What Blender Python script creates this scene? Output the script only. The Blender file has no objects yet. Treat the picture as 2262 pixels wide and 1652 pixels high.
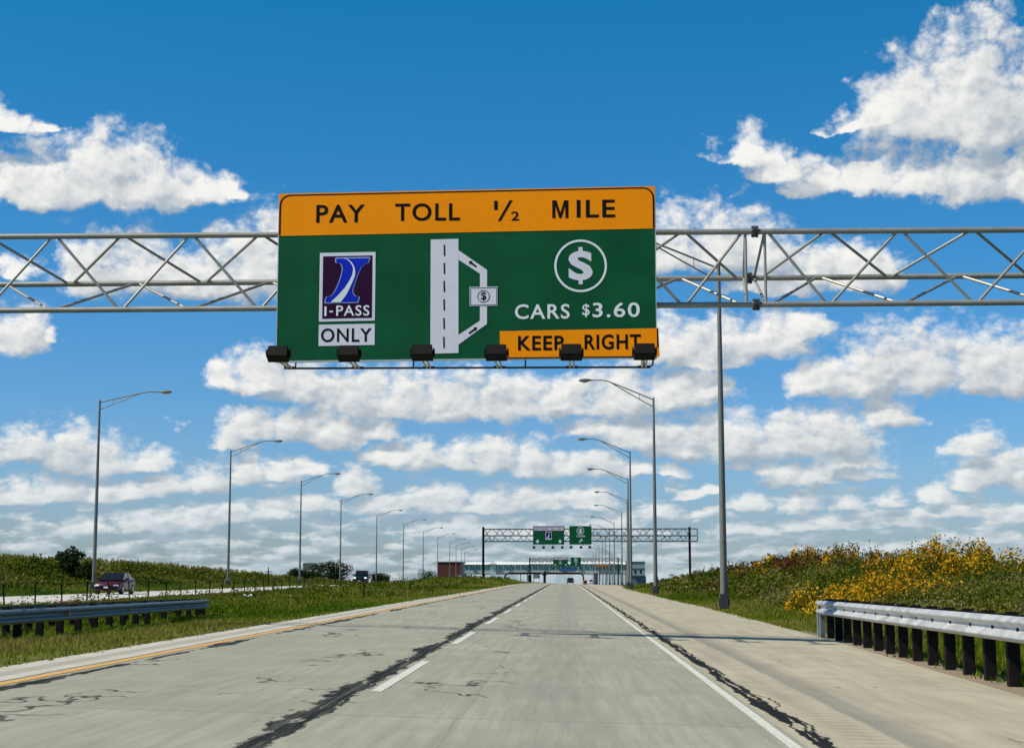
import bpy, bmesh, math, random
import numpy as np
from mathutils import Vector, Matrix, Euler

S = bpy.context.scene
COL = S.collection
R = math.radians

# ------------------------------------------------------------------ camera
F_PX, IMG_W, IMG_H = 3500.0, 2262.0, 1652.0       # focal length in pixels of a 2262 px wide picture
CAM_H = 1.227
PITCH, YAW = math.atan(445.0 / F_PX), math.atan(119.0 / F_PX)
cam_d = bpy.data.cameras.new('camera')
cam = bpy.data.objects.new('camera', cam_d)
COL.objects.link(cam)
cam.location = (0, 0, CAM_H)
cam.rotation_euler = (R(90) + PITCH, 0, YAW)
cam_d.sensor_fit = 'HORIZONTAL'
cam_d.sensor_width = 36.0
cam_d.lens = 36.0 * F_PX / IMG_W
cam_d.clip_start = 0.1
cam_d.clip_end = 20000
S.camera = cam

S.view_settings.view_transform = 'Standard'
S.view_settings.look = 'None'
S.view_settings.gamma = 1
S.view_settings.exposure = 0.0
S.render.film_transparent = False
try:
    S.cycles.max_bounces = 6
    S.cycles.diffuse_bounces = 3
    S.cycles.glossy_bounces = 3
    S.cycles.transparent_max_bounces = 8
    S.cycles.use_adaptive_sampling = True
    S.cycles.adaptive_threshold = 0.02
    S.cycles.adaptive_min_samples = 12
except Exception:
    pass

# ------------------------------------------------------------------ sun
SUN_TO = Vector((-0.65, -0.215, 0.735)).normalized()     # from the scene towards the sun: left of the road, high
SUN_EL = math.asin(SUN_TO.z)
SUN_AZ = math.atan2(SUN_TO.x, SUN_TO.y)
sun_d = bpy.data.lights.new('sun', 'SUN')
sun_d.energy = 5.0
sun_d.angle = R(0.5)
sun_d.color = (1.0, 0.92, 0.76)
sun = bpy.data.objects.new('sun', sun_d)
COL.objects.link(sun)
sun.location = (-30, -10, 40)
sun.rotation_euler = SUN_TO.to_track_quat('Z', 'Y').to_euler()

# ------------------------------------------------------------------ world: sky with fair-weather cumulus
def ray_of(px, py):
    """direction in which a point of the 2262 x 1652 photograph is seen, as azimuth and elevation in degrees"""
    d = Vector(((px - IMG_W / 2) / F_PX, (IMG_H / 2 - py) / F_PX, -1.0))
    d = Euler((R(90) + PITCH, 0, YAW)).to_matrix() @ d
    d.normalize()
    return math.degrees(math.atan2(d.x, d.y)), math.degrees(math.asin(d.z))

# every puff: centre x, base y, half width, height of the crown above the base
PUFFS = [
 (-20,435,120,90),(90,435,140,130),(225,437,130,172),(320,437,110,152),(415,437,100,80),(490,425,45,45),(10,290,90,75),(95,292,50,32),
 (200,640,85,165),(300,640,100,160),(420,640,110,110),(480,640,75,150),(565,640,95,205),(640,640,80,200),(370,620,170,70),
 (40,765,90,110),(110,755,26,45),(40,610,70,60),
 (2040,285,170,190),(2170,285,180,285),(1960,275,90,110),(2290,280,150,240),(1880,285,60,40),
 (1640,350,75,85),(1720,385,100,85),(1640,355,95,30),(1830,420,110,75),(1930,420,110,105),(2030,422,130,110),(2150,422,130,135),(2270,422,140,140),(1750,425,45,45),
 (1500,590,110,155),(1590,590,110,155),(1680,590,90,130),(1780,610,130,100),(1880,620,120,100),(1955,620,55,85),(1700,640,140,60),
 (1480,790,120,105),(1600,790,130,110),(1700,775,120,100),(1780,740,70,70),(1560,810,120,60),
 (1940,845,110,160),(2050,845,120,150),(2170,845,120,135),(2260,845,110,150),(1800,860,100,75),(1900,870,160,75),
 (500,850,55,75),(575,855,80,100),(660,880,110,110),(770,900,120,120),(880,908,120,120),(1000,912,130,120),(1120,912,130,110),(1240,905,130,100),(1370,900,130,105),(1490,890,110,110),(1560,870,60,85),
 (560,965,80,80),(640,968,100,100),(740,972,100,95),(840,965,70,55),(520,990,60,45),
 (880,1028,70,60),(935,1030,65,90),(1020,1030,60,60),(1090,1035,80,85),(1180,1040,70,80),(1260,1040,80,60),(1340,1050,60,70),(1480,1045,55,35),(1400,1045,60,40),(840,1015,40,30),
 (1300,960,70,55),(1400,980,110,85),(1510,995,120,100),(1630,1005,130,120),(1750,1000,120,115),(1860,985,120,115),(1960,930,85,75),(1870,1030,120,60),
 (60,1010,100,85),(160,1025,110,105),(250,1030,90,85),(330,1030,60,50),
 (370,1085,70,55),(450,1080,80,70),(540,1065,70,70),(620,1060,70,55),(690,1045,45,35),
 (40,1100,80,55),(130,1100,80,60),(230,1100,80,55),(290,1090,50,40),
 (330,1165,90,55),(420,1160,90,65),(510,1150,70,55),(190,1175,100,40),(780,1090,60,65),(700,1125,90,45),(600,1140,70,45),(840,1130,80,45),
 (960,1120,110,60),(1080,1125,90,55),(1190,1120,90,60),(1300,1115,80,50),(1010,1180,160,50),(1180,1185,130,45),(1350,1170,110,50),(1460,1140,60,45),
 (2150,1000,55,70),(2200,1060,90,95),(2280,1070,80,110),(2130,1075,60,40),(1740,1065,60,65),(1820,1062,70,50),(1900,1055,80,35),(2060,1100,40,45),(1640,1035,32,30),(1560,1090,28,24),(1520,1095,45,25),
 (1660,1120,70,45),(1760,1120,80,50),(1880,1120,70,55),(1960,1115,60,45),(2110,1135,90,50),(2220,1150,90,55),(1980,1165,140,40),(1800,1170,120,38),(1640,1180,100,36),(2200,1200,140,38),
 (1690,1045,40,30),
]

def nd(nt, kind, **kw):
    n = nt.nodes.new(kind)
    for k, v in kw.items():
        setattr(n, k, v)
    return n

def mth(nt, op, a, b=None, c=None, clamp=False):
    n = nt.nodes.new('ShaderNodeMath'); n.operation = op; n.use_clamp = clamp
    for i, x in enumerate((a, b, c)):
        if x is None: continue
        if isinstance(x, (int, float)): n.inputs[i].default_value = x
        else: nt.links.new(x, n.inputs[i])
    return n.outputs[0]

def vmth(nt, op, a, b=None, c=None, out=0):
    n = nt.nodes.new('ShaderNodeVectorMath'); n.operation = op
    for i, x in enumerate((a, b, c)):
        if x is None: continue
        if isinstance(x, (tuple, list)): n.inputs[i].default_value = x
        elif isinstance(x, (int, float)): n.inputs['Scale'].default_value = x
        else: nt.links.new(x, n.inputs['Scale'] if (op == 'SCALE' and i == 1) else n.inputs[i])
    return n.outputs[out]

def ramp01(nt, x, lo, hi, a=0.0, b=1.0, smooth=True):
    n = nt.nodes.new('ShaderNodeMapRange')
    n.interpolation_type = 'SMOOTHSTEP' if smooth else 'LINEAR'
    n.clamp = True
    nt.links.new(x, n.inputs['Value'])
    for k, v in (('From Min', lo), ('From Max', hi), ('To Min', a), ('To Max', b)):
        n.inputs[k].default_value = v
    return n.outputs['Result']

def mixc(nt, fac, a, b, blend='MIX'):
    n = nt.nodes.new('ShaderNodeMix'); n.data_type = 'RGBA'; n.blend_type = blend; n.clamp_factor = True
    for sock, x in ((n.inputs[0], fac), (n.inputs[6], a), (n.inputs[7], b)):
        if isinstance(x, (int, float)): sock.default_value = x
        elif isinstance(x, (tuple, list)): sock.default_value = tuple(x) + (1.0,) if len(x) == 3 else tuple(x)
        else: nt.links.new(x, sock)
    return n.outputs[2]

def noise(nt, vec, scale, detail=4.0, rough=0.5, dim='3D', lac=2.0, out='Fac', dist=0.0):
    n = nt.nodes.new('ShaderNodeTexNoise'); n.noise_dimensions = dim
    nt.links.new(vec, n.inputs['Vector'])
    n.inputs['Scale'].default_value = scale
    n.inputs['Detail'].default_value = detail
    n.inputs['Roughness'].default_value = rough
    n.inputs['Lacunarity'].default_value = lac
    n.inputs['Distortion'].default_value = dist
    return n.outputs[out]

world = bpy.data.worlds.new('World')
S.world = world
world.use_nodes = True
wt = world.node_tree
wt.nodes.clear()
SKY_STRENGTH = 0.1

def build_sky():
    nt = wt
    out = nd(nt, 'ShaderNodeOutputWorld')
    bg = nd(nt, 'ShaderNodeBackground')
    bg.inputs['Strength'].default_value = SKY_STRENGTH
    sky = nd(nt, 'ShaderNodeTexSky')
    sky.sky_type = 'NISHITA'
    sky.sun_disc = False
    sky.sun_elevation = SUN_EL
    sky.sun_rotation = SUN_AZ
    sky.altitude = 200
    sky.air_density = 1.0
    sky.dust_density = 0.6
    sky.ozone_density = 2.5
    geo = nd(nt, 'ShaderNodeTexCoord')
    sep = nd(nt, 'ShaderNodeSeparateXYZ')
    nt.links.new(geo.outputs['Generated'], sep.inputs[0])
    # keep a little sky below the geometric horizon
    zc = mth(nt, 'MAXIMUM', sep.outputs[2], 0.012)
    comb = nd(nt, 'ShaderNodeCombineXYZ')
    nt.links.new(sep.outputs[0], comb.inputs[0]); nt.links.new(sep.outputs[1], comb.inputs[1]); nt.links.new(zc, comb.inputs[2])
    nt.links.new(comb.outputs[0], sky.inputs[0])
    u = mth(nt, 'MULTIPLY', mth(nt, 'ARCTAN2', sep.outputs[0], sep.outputs[1]), 57.29578)
    v = mth(nt, 'MULTIPLY', mth(nt, 'ARCSINE', sep.outputs[2]), 57.29578)
    uv = nd(nt, 'ShaderNodeCombineXYZ')
    nt.links.new(u, uv.inputs[0]); nt.links.new(v, uv.inputs[1]); nt.links.new(v, uv.inputs[2])
    P = uv.outputs[0]
    # smaller billows towards the horizon: the noise coordinates are stretched with elevation
    flat = nd(nt, 'ShaderNodeCombineXYZ')
    lv = mth(nt, 'LOGARITHM', mth(nt, 'ADD', mth(nt, 'MAXIMUM', v, 0.0), 2.2), 2.718)
    fs = mth(nt, 'DIVIDE', 9.0, mth(nt, 'ADD', mth(nt, 'MAXIMUM', v, 0.0), 4.5))
    nt.links.new(mth(nt, 'MULTIPLY', u, 1.0), flat.inputs[0])
    nt.links.new(mth(nt, 'ADD', mth(nt, 'MULTIPLY', v, 0.95), mth(nt, 'MULTIPLY', lv, 4.2)), flat.inputs[1])
    Q = flat.outputs[0]
    warp = noise(nt, Q, 0.55, 4.0, 0.55, out='Color')
    warp = vmth(nt, 'SUBTRACT', warp, (0.5, 0.5, 0.5))
    # v is used twice (above / below the base): give both the same warp
    ws = nd(nt, 'ShaderNodeSeparateXYZ'); nt.links.new(warp, ws.inputs[0])
    wc = nd(nt, 'ShaderNodeCombineXYZ')
    amp = mth(nt, 'MULTIPLY_ADD', v, 0.075, 0.55)
    wx = mth(nt, 'MULTIPLY', ws.outputs[0], mth(nt, 'MULTIPLY', amp, 2.0))
    wy = mth(nt, 'MULTIPLY', ws.outputs[1], amp)
    nt.links.new(wx, wc.inputs[0]); nt.links.new(wy, wc.inputs[1]); nt.links.new(wy, wc.inputs[2])
    PW = vmth(nt, 'ADD', P, wc.outputs[0])

    def field(p):
        cur = None
        for (cx, by, hw, hh) in PUFFS:
            u0, v0 = ray_of(cx, by)
            u1, _ = ray_of(cx + hw, by)
            _, v1 = ray_of(cx, by - hh)
            w, h = u1 - u0, v1 - v0
            b = max(0.12, 0.22 * h)
            s = (1 / w, 1 / h, -1 / b)
            o = (-u0 / w, -v0 / h, v0 / b)
            q = vmth(nt, 'MULTIPLY_ADD', p, s, o)
            q = vmth(nt, 'MAXIMUM', q, (-1000, 0, 0))
            l = vmth(nt, 'LENGTH', q, out=1)
            cur = l if cur is None else mth(nt, 'SMOOTH_MIN', cur, l, 0.22)
        return cur
    E1 = field(PW)
    sx = mth(nt, 'MULTIPLY_ADD', v, -0.02, -0.14); sy = mth(nt, 'MULTIPLY_ADD', v, 0.05, 0.30)
    sc_ = nd(nt, 'ShaderNodeCombineXYZ')
    nt.links.new(sx, sc_.inputs[0]); nt.links.new(sy, sc_.inputs[1]); nt.links.new(sy, sc_.inputs[2])
    PL = vmth(nt, 'ADD', PW, sc_.outputs[0])
    E2 = field(PL)
    # billows
    vor = nd(nt, 'ShaderNodeTexVoronoi'); vor.feature = 'SMOOTH_F1'
    for k, x in (('Scale', 0.95), ('Smoothness', 0.35), ('Detail', 2.5), ('Roughness', 0.5), ('Lacunarity', 2.3)):
        vor.inputs[k].default_value = x
    QW = vmth(nt, 'ADD', Q, vmth(nt, 'SCALE', warp, 0.9))
    nt.links.new(QW, vor.inputs['Vector'])
    bil = mth(nt, 'SUBTRACT', 0.5, vor.outputs['Distance'])
    vor2 = nd(nt, 'ShaderNodeTexVoronoi'); vor2.feature = 'SMOOTH_F1'
    for k, x in (('Scale', 0.95), ('Smoothness', 0.35), ('Detail', 2.5), ('Roughness', 0.5), ('Lacunarity', 2.3)):
        vor2.inputs[k].default_value = x
    nt.links.new(vmth(nt, 'ADD', QW, (-0.16, 0.3, 0.0)), vor2.inputs['Vector'])
    bil2 = mth(nt, 'SUBTRACT', 0.5, vor2.outputs['Distance'])
    fine = noise(nt, Q, 2.6, 5.0, 0.62)
    finec = mth(nt, 'SUBTRACT', fine, 0.5)
    # a loose far layer that fills the sky towards the horizon
    lay = nd(nt, 'ShaderNodeCombineXYZ')
    nt.links.new(mth(nt, 'MULTIPLY', u, 0.62), lay.inputs[0])
    nt.links.new(mth(nt, 'MULTIPLY', lv, 8.5), lay.inputs[1])
    far = noise(nt, lay.outputs[0], 1.0, 4.0, 0.5)
    far2 = noise(nt, vmth(nt, 'ADD', lay.outputs[0], (-0.12, 0.55, 0.0)), 1.0, 4.0, 0.5)
    farc = ramp01(nt, v, 0.3, 7.5, 0.58, -0.72, smooth=False)
    farD = mth(nt, 'ADD', mth(nt, 'MULTIPLY', mth(nt, 'SUBTRACT', far, 0.5), 2.6), farc)
    farD2 = mth(nt, 'ADD', mth(nt, 'MULTIPLY', mth(nt, 'SUBTRACT', far2, 0.5), 2.6), farc)
    E1 = mth(nt, 'SMOOTH_MIN', E1, mth(nt, 'SUBTRACT', 1.22, farD), 0.15)
    E2 = mth(nt, 'SMOOTH_MIN', E2, mth(nt, 'SUBTRACT', 1.22, farD2), 0.15)
    D = mth(nt, 'SUBTRACT', 1.25, E1)
    D = mth(nt, 'MULTIPLY_ADD', bil, 0.55, D)
    D = mth(nt, 'MULTIPLY_ADD', finec, 0.55, D)
    alpha = ramp01(nt, D, -0.08, 0.55)
    # light from the upper left: crowns bright, bases grey
    sh = mth(nt, 'SUBTRACT', E2, E1)
    sh = mth(nt, 'MULTIPLY', sh, 1.05)
    sh = mth(nt, 'MULTIPLY_ADD', mth(nt, 'SUBTRACT', bil, bil2), 0.6, sh)
    sh = mth(nt, 'MULTIPLY_ADD', finec, 0.55, sh)
    sh = mth(nt, 'MULTIPLY_ADD', ws.outputs[2], 0.9, sh)
    thick = ramp01(nt, D, 0.1, 1.0, 0.40, 0.0, smooth=False)
    sh = mth(nt, 'ADD', mth(nt, 'ADD', sh, thick), 0.14)
    shade = ramp01(nt, sh, -0.22, 1.18)
    dark = (3.6, 4.35, 5.1)
    white = (9.3, 9.2, 8.85)
    cl = mixc(nt, shade, dark, white)
    # clear air colour: deeper blue than the raw sky model
    hs = nd(nt, 'ShaderNodeHueSaturation')
    hs.inputs['Saturation'].default_value = 1.25
    nt.links.new(sky.outputs[0], hs.inputs['Color'])
    tint = mixc(nt, ramp01(nt, v, 2.0, 21.0, 0, 1, smooth=False), (0.62, 0.80, 1.18), (0.15, 1.04, 1.17))
    # unseen upper sky is tinted near white to make the ambient light less blue
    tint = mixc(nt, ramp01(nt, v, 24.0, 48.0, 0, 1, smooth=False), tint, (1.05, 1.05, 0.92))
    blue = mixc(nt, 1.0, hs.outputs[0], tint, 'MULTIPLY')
    hz = ramp01(nt, v, -0.5, 5.5, 0.42, 0.0, smooth=False)
    cl = mixc(nt, hz, cl, (3.7, 5.4, 6.5))
    alpha = mth(nt, 'MULTIPLY', alpha, ramp01(nt, v, -0.3, 2.5, 0.75, 1.0))
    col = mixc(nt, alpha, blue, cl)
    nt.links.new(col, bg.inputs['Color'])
    nt.links.new(bg.outputs[0], out.inputs[0])

build_sky()
try:
    world.cycles.sampling_method = 'MANUAL'
    world.cycles.sample_map_resolution = 512
except Exception:
    pass

# ------------------------------------------------------------------ helpers
rng = np.random.default_rng(7)
random.seed(7)

def at(px, py, Y):
    """world point at distance Y down the road that the photograph shows at (px, py); used once, to survey the place"""
    d = Vector(((px - IMG_W / 2) / F_PX, (IMG_H / 2 - py) / F_PX, -1.0))
    d = Euler((R(90) + PITCH, 0, YAW)).to_matrix() @ d
    return Vector((0, 0, CAM_H)) + d * (Y / d.y)

def tag(o, label=None, cat=None, group=None, kind=None):
    if label: o['label'] = label
    if cat: o['category'] = cat
    if group: o['group'] = group
    if kind: o['kind'] = kind
    return o

def empty(name, loc=(0, 0, 0), rz=0.0):
    o = bpy.data.objects.new(name, None)
    COL.objects.link(o)
    o.location = loc; o.rotation_euler = (0, 0, rz)
    o.empty_display_size = 0.3
    return o

def copy_tree(o, parent=None, links=None):
    links = links if links is not None else list(bpy.data.objects)
    c = o.copy(); COL.objects.link(c)
    if parent is not None: c.parent = parent
    for ch in [k for k in links if k.parent == o]:
        copy_tree(ch, c, links)
    return c

class MB:
    def __init__(s): s.v, s.f = [], []
    def add(s, vs, fs):
        b = len(s.v); s.v += [tuple(x) for x in vs]; s.f += [tuple(b + i for i in f) for f in fs]
        return s
    def box(s, c, d, M=None, taper=1.0):
        x, y, z = d[0] / 2, d[1] / 2, d[2] / 2
        vs = [Vector((a * x * (taper if e > 0 else 1), b * y * (taper if e > 0 else 1), e * z)) for e in (-1, 1) for a, b in ((-1, -1), (1, -1), (1, 1), (-1, 1))]
        if M is not None: vs = [M @ v for v in vs]
        vs = [v + Vector(c) for v in vs]
        return s.add(vs, [(3, 2, 1, 0), (4, 5, 6, 7), (0, 1, 5, 4), (1, 2, 6, 5), (2, 3, 7, 6), (3, 0, 4, 7)])
    def path(s, pts, rad, n=10, caps=True):
        pts = [Vector(p) for p in pts]
        if isinstance(rad, (int, float)): rad = [rad] * len(pts)
        rings = []
        up = Vector((0, 0, 1))
        prev = None
        for i, p in enumerate(pts):
            t = (pts[min(i + 1, len(pts) - 1)] - pts[max(i - 1, 0)]).normalized()
            if prev is None:
                a = t.cross(up)
                if a.length < 1e-3: a = t.cross(Vector((0, 1, 0)))
                a.normalize()
            else:
                a = (prev - t * prev.dot(t)).normalized()
            prev = a
            b = t.cross(a)
            rings.append([p + (a * math.cos(2 * math.pi * k / n) + b * math.sin(2 * math.pi * k / n)) * rad[i] for k in range(n)])
        vs = [v for r in rings for v in r]
        fs = []
        for i in range(len(rings) - 1):
            for k in range(n):
                fs.append((i * n + k, i * n + (k + 1) % n, (i + 1) * n + (k + 1) % n, (i + 1) * n + k))
        if caps:
            fs.append(tuple(range(n - 1, -1, -1))); fs.append(tuple(range((len(rings) - 1) * n, len(rings) * n)))
        return s.add(vs, fs)
    def tube(s, a, b, r0, r1=None, n=10): return s.path([a, b], [r0, r0 if r1 is None else r1], n)
    def plate(s, outline, y0, y1):
        """a flat plate in the local x-z plane with the given outline, from y0 (front) to y1 (back)"""
        n = len(outline)
        vs = [(x, y0, z) for x, z in outline] + [(x, y1, z) for x, z in outline]
        fs = [tuple(range(n)), tuple(range(2 * n - 1, n - 1, -1))]
        fs += [(k, (k + n), (k + 1) % n + n, (k + 1) % n) for k in range(n)]
        return s.add(vs, fs)
    def rect(s, x0, x1, z0, z1, y0, y1): return s.plate([(x0, z0), (x1, z0), (x1, z1), (x0, z1)], y0, y1)
    def loft(s, secs, caps=True):
        n = len(secs[0]); vs = [v for q in secs for v in q]; fs = []
        for i in range(len(secs) - 1):
            for k in range(n):
                fs.append((i * n + k, i * n + (k + 1) % n, (i + 1) * n + (k + 1) % n, (i + 1) * n + k))
        if caps:
            fs.append(tuple(range(n - 1, -1, -1))); fs.append(tuple(range((len(secs) - 1) * n, len(secs) * n)))
        return s.add(vs, fs)
    def build(s, name, mat, parent=None, smooth=False, fix=True, bevel=0.0):
        me = bpy.data.meshes.new(name)
        me.from_pydata(s.v, [], s.f)
        if fix or bevel:
            bm = bmesh.new(); bm.from_mesh(me)
            if bevel:
                bmesh.ops.bevel(bm, geom=list(bm.edges), offset=bevel, segments=2, affect='EDGES', clamp_overlap=True)
            bmesh.ops.recalc_face_normals(bm, faces=bm.faces)
            bm.to_mesh(me); bm.free()
        if mat: me.materials.append(mat)
        if smooth:
            me.polygons.foreach_set('use_smooth', [True] * len(me.polygons))
            try: me.set_sharp_from_angle(angle=R(40))
            except Exception: pass
        me.update()
        o = bpy.data.objects.new(name, me)
        COL.objects.link(o)
        if parent is not None: o.parent = parent
        return o

def np_mesh(name, verts, faces, mat, tone=None, smooth=False):
    """mesh from arrays; faces is (n, 3) or (n, 4); tone is a value per vertex kept as an attribute"""
    me = bpy.data.meshes.new(name)
    nv, (nf, k) = len(verts), faces.shape
    me.vertices.add(nv); me.vertices.foreach_set('co', np.ascontiguousarray(verts, np.float32).ravel())
    me.loops.add(nf * k); me.loops.foreach_set('vertex_index', np.ascontiguousarray(faces, np.int32).ravel())
    me.polygons.add(nf)
    me.polygons.foreach_set('loop_start', np.arange(0, nf * k, k, dtype=np.int32))
    try: me.polygons.foreach_set('loop_total', np.full(nf, k, dtype=np.int32))
    except Exception: pass
    if smooth: me.polygons.foreach_set('use_smooth', np.ones(nf, dtype=bool))
    if tone is not None:
        a = me.attributes.new('tone', 'FLOAT', 'POINT'); a.data.foreach_set('value', np.ascontiguousarray(tone, np.float32))
    me.materials.append(mat)
    me.update(calc_edges=True); me.validate()
    o = bpy.data.objects.new(name, me); COL.objects.link(o)
    return o

# ------------------------------------------------------------------ materials
def new_mat(name):
    m = bpy.data.materials.new(name); m.use_nodes = True
    nt = m.node_tree
    b = nt.nodes['Principled BSDF']
    return m, nt, b

def mat(name, col, rough=0.6, metal=0.0, var=0.10, scale=3.0, spec=0.5, bump=0.0, emit=None, coat=0.0):
    m, nt, b = new_mat(name)
    tc = nd(nt, 'ShaderNodeTexCoord')
    n = noise(nt, tc.outputs['Object'], scale, 4.0, 0.6)
    f = ramp01(nt, n, 0.3, 0.7, 1 - var, 1 + var * 0.6, smooth=False)
    hs = nd(nt, 'ShaderNodeHueSaturation')
    hs.inputs['Color'].default_value = tuple(col) + (1,)
    nt.links.new(f, hs.inputs['Value'])
    nt.links.new(hs.outputs[0], b.inputs['Base Color'])
    nt.links.new(ramp01(nt, n, 0.3, 0.7, max(0.03, rough - 0.08), min(1, rough + 0.1), smooth=False), b.inputs['Roughness'])
    b.inputs['Metallic'].default_value = metal
    b.inputs['Specular IOR Level'].default_value = spec
    if coat:
        b.inputs['Coat Weight'].default_value = coat; b.inputs['Coat Roughness'].default_value = 0.06
    if bump:
        bp = nd(nt, 'ShaderNodeBump'); bp.inputs['Strength'].default_value = bump; bp.inputs['Distance'].default_value = 0.02
        nt.links.new(n, bp.inputs['Height']); nt.links.new(bp.outputs[0], b.inputs['Normal'])
    if emit:
        b.inputs['Emission Color'].default_value = tuple(emit[:3]) + (1,); b.inputs['Emission Strength'].default_value = emit[3]
    return m

def leaf_mat(name, stops, trans=0.35, rough=0.55):
    """foliage: colour from the plant's own tone, some light passing through the leaf"""
    m, nt, b = new_mat(name)
    at_ = nd(nt, 'ShaderNodeAttribute'); at_.attribute_name = 'tone'
    cr = nd(nt, 'ShaderNodeValToRGB')
    while len(cr.color_ramp.elements) < len(stops): cr.color_ramp.elements.new(0.5)
    for e, (p, c) in zip(cr.color_ramp.elements, stops):
        e.position = p; e.color = tuple(c) + (1,)
    nt.links.new(at_.outputs['Fac'], cr.inputs[0])
    nt.links.new(cr.outputs[0], b.inputs['Base Color'])
    b.inputs['Roughness'].default_value = rough
    b.inputs['Specular IOR Level'].default_value = 0.08
    tr = nd(nt, 'ShaderNodeBsdfTranslucent')
    nt.links.new(cr.outputs[0], tr.inputs['Color'])
    mx = nd(nt, 'ShaderNodeMixShader'); mx.inputs[0].default_value = trans
    nt.links.new(b.outputs[0], mx.inputs[1]); nt.links.new(tr.outputs[0], mx.inputs[2])
    nt.links.new(mx.outputs[0], nt.nodes['Material Output'].inputs['Surface'])
    return m

M = {}
M['galv'] = mat('galvanised_steel', (0.47, 0.47, 0.45), 0.42, 0.55, 0.14, 2.5)
M['alu'] = mat('weathered_aluminium', (0.32, 0.31, 0.28), 0.48, 0.35, 0.14, 2.0)
M['pole'] = mat('lamp_pole_steel', (0.17, 0.17, 0.15), 0.5, 0.2, 0.12, 1.2)
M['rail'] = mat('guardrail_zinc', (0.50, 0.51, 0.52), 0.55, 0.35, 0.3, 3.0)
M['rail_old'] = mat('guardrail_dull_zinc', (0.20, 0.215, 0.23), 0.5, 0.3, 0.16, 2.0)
M['post'] = mat('dark_timber', (0.016, 0.013, 0.012), 0.9, 0.0, 0.4, 6.0, spec=0.1)
M['black'] = mat('black_housing', (0.006, 0.006, 0.006), 0.7, 0.0, 0.2, 6.0, spec=0.15)
M['dark_steel'] = mat('dark_steel', (0.05, 0.055, 0.06), 0.5, 0.3, 0.2, 2.0)
M['sign_green'] = mat('sign_green', (0.002, 0.085, 0.030), 0.5, 0.0, 0.2, 0.9, spec=0.15)
M['sign_orange'] = mat('sign_amber', (1.0, 0.30, 0.0005), 0.55, 0.0, 0.06, 0.8, spec=0.1)
M['sign_white'] = mat('sign_white', (0.72, 0.70, 0.76), 0.4, 0.0, 0.05, 1.2)
M['sign_text'] = mat('sign_letter_white', (0.76, 0.80, 0.80), 0.4, 0.0, 0.03, 1.2)
M['sign_black'] = mat('sign_black', (0.006, 0.005, 0.006), 0.6, 0.0, 0.1, 1.2, spec=0.1)
M['sign_purple'] = mat('sign_purple', (0.030, 0.002, 0.034), 0.6, 0.0, 0.15, 1.2, spec=0.1)
M['sign_purple_far'] = mat('sign_violet', (0.11, 0.015, 0.09), 0.4, 0.0, 0.15, 1.2)
M['sign_blue'] = mat('sign_blue', (0.004, 0.025, 0.50), 0.6, 0.0, 0.08, 1.2, spec=0.1)
M['sign_pale_blue'] = mat('sign_pale_blue', (0.30, 0.38, 0.66), 0.4, 0.0, 0.05, 1.2)
M['sign_edge'] = mat('sign_edge_aluminium', (0.55, 0.57, 0.55), 0.4, 0.5, 0.05, 1.2)
M['lamp_glass'] = mat('lamp_lens', (0.55, 0.56, 0.55), 0.2, 0.0, 0.05)
M['tyre'] = mat('tyre_rubber', (0.015, 0.015, 0.015), 0.8)
M['rim'] = mat('alloy_rim', (0.35, 0.36, 0.37), 0.3, 0.8)
M['glass_dark'] = mat('car_glass', (0.008, 0.010, 0.012), 0.12, 0.0, 0.05, spec=0.4)
M['brick'] = mat('dark_red_brick', (0.105, 0.022, 0.017), 0.85, 0.0, 0.15, 0.4)
M['white_roof'] = mat('white_metal_roof', (0.86, 0.87, 0.86), 0.45, 0.1, 0.04, 0.2)
M['concrete'] = mat('pale_concrete', (0.42, 0.44, 0.43), 0.8, 0.0, 0.1, 0.5)
M['teal_glass'] = mat('teal_glass', (0.42, 0.58, 0.56), 0.3, 0.0, 0.3, 0.5, spec=0.7)
M['teal_frame'] = mat('teal_steel', (0.03, 0.15, 0.14), 0.5, 0.2)
M['grey_wall'] = mat('grey_metal_wall', (0.30, 0.36, 0.38), 0.6, 0.1, 0.08, 0.3)
M['grey_dark'] = mat('dark_grey_metal', (0.07, 0.10, 0.12), 0.6, 0.1, 0.08, 0.3)
M['orange'] = mat('hazard_orange', (0.75, 0.20, 0.02), 0.6, 0.0, 0.1)

# ------------------------------------------------------------------ the lie of the land
TILT = 0.025                                        # the carriageway falls to the right
L_EDGE, YEL, DASH_X, WHITE_X = -6.62, -5.70, -1.955, 1.70
EDGE_Y = np.array([-60, 0, 18, 37, 67, 116, 167, 213, 262, 330, 530, 700, 4000.])
EDGE_X = np.array([5.0, 5.1, 5.15, 5.72, 6.1, 6.15, 6.3, 7.7, 9.4, 11, 12.7, 14, 14.])
OPP0, OPP1 = -22.2, -33.0

def sst(a, b, x):
    t = np.clip((np.asarray(x, float) - a) / (b - a), 0, 1)
    return t * t * (3 - 2 * t)

def crest(y):
    s = np.maximum(0, np.asarray(y, float) - 180)
    return -0.0055 * s * s / (s + 120)

def redge(y): return np.interp(y, EDGE_Y, EDGE_X)

def berm_r(y): return np.interp(y, [-30, 30, 60, 95, 150, 200, 245], [0.85, 0.85, 0.95, 1.35, 0.95, 0.6, 0.0])
def berm_l(y): return np.interp(y, [60, 120, 170, 205, 240, 300], [0.75, 0.7, 0.45, 0.05, -0.2, -0.2])

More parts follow.
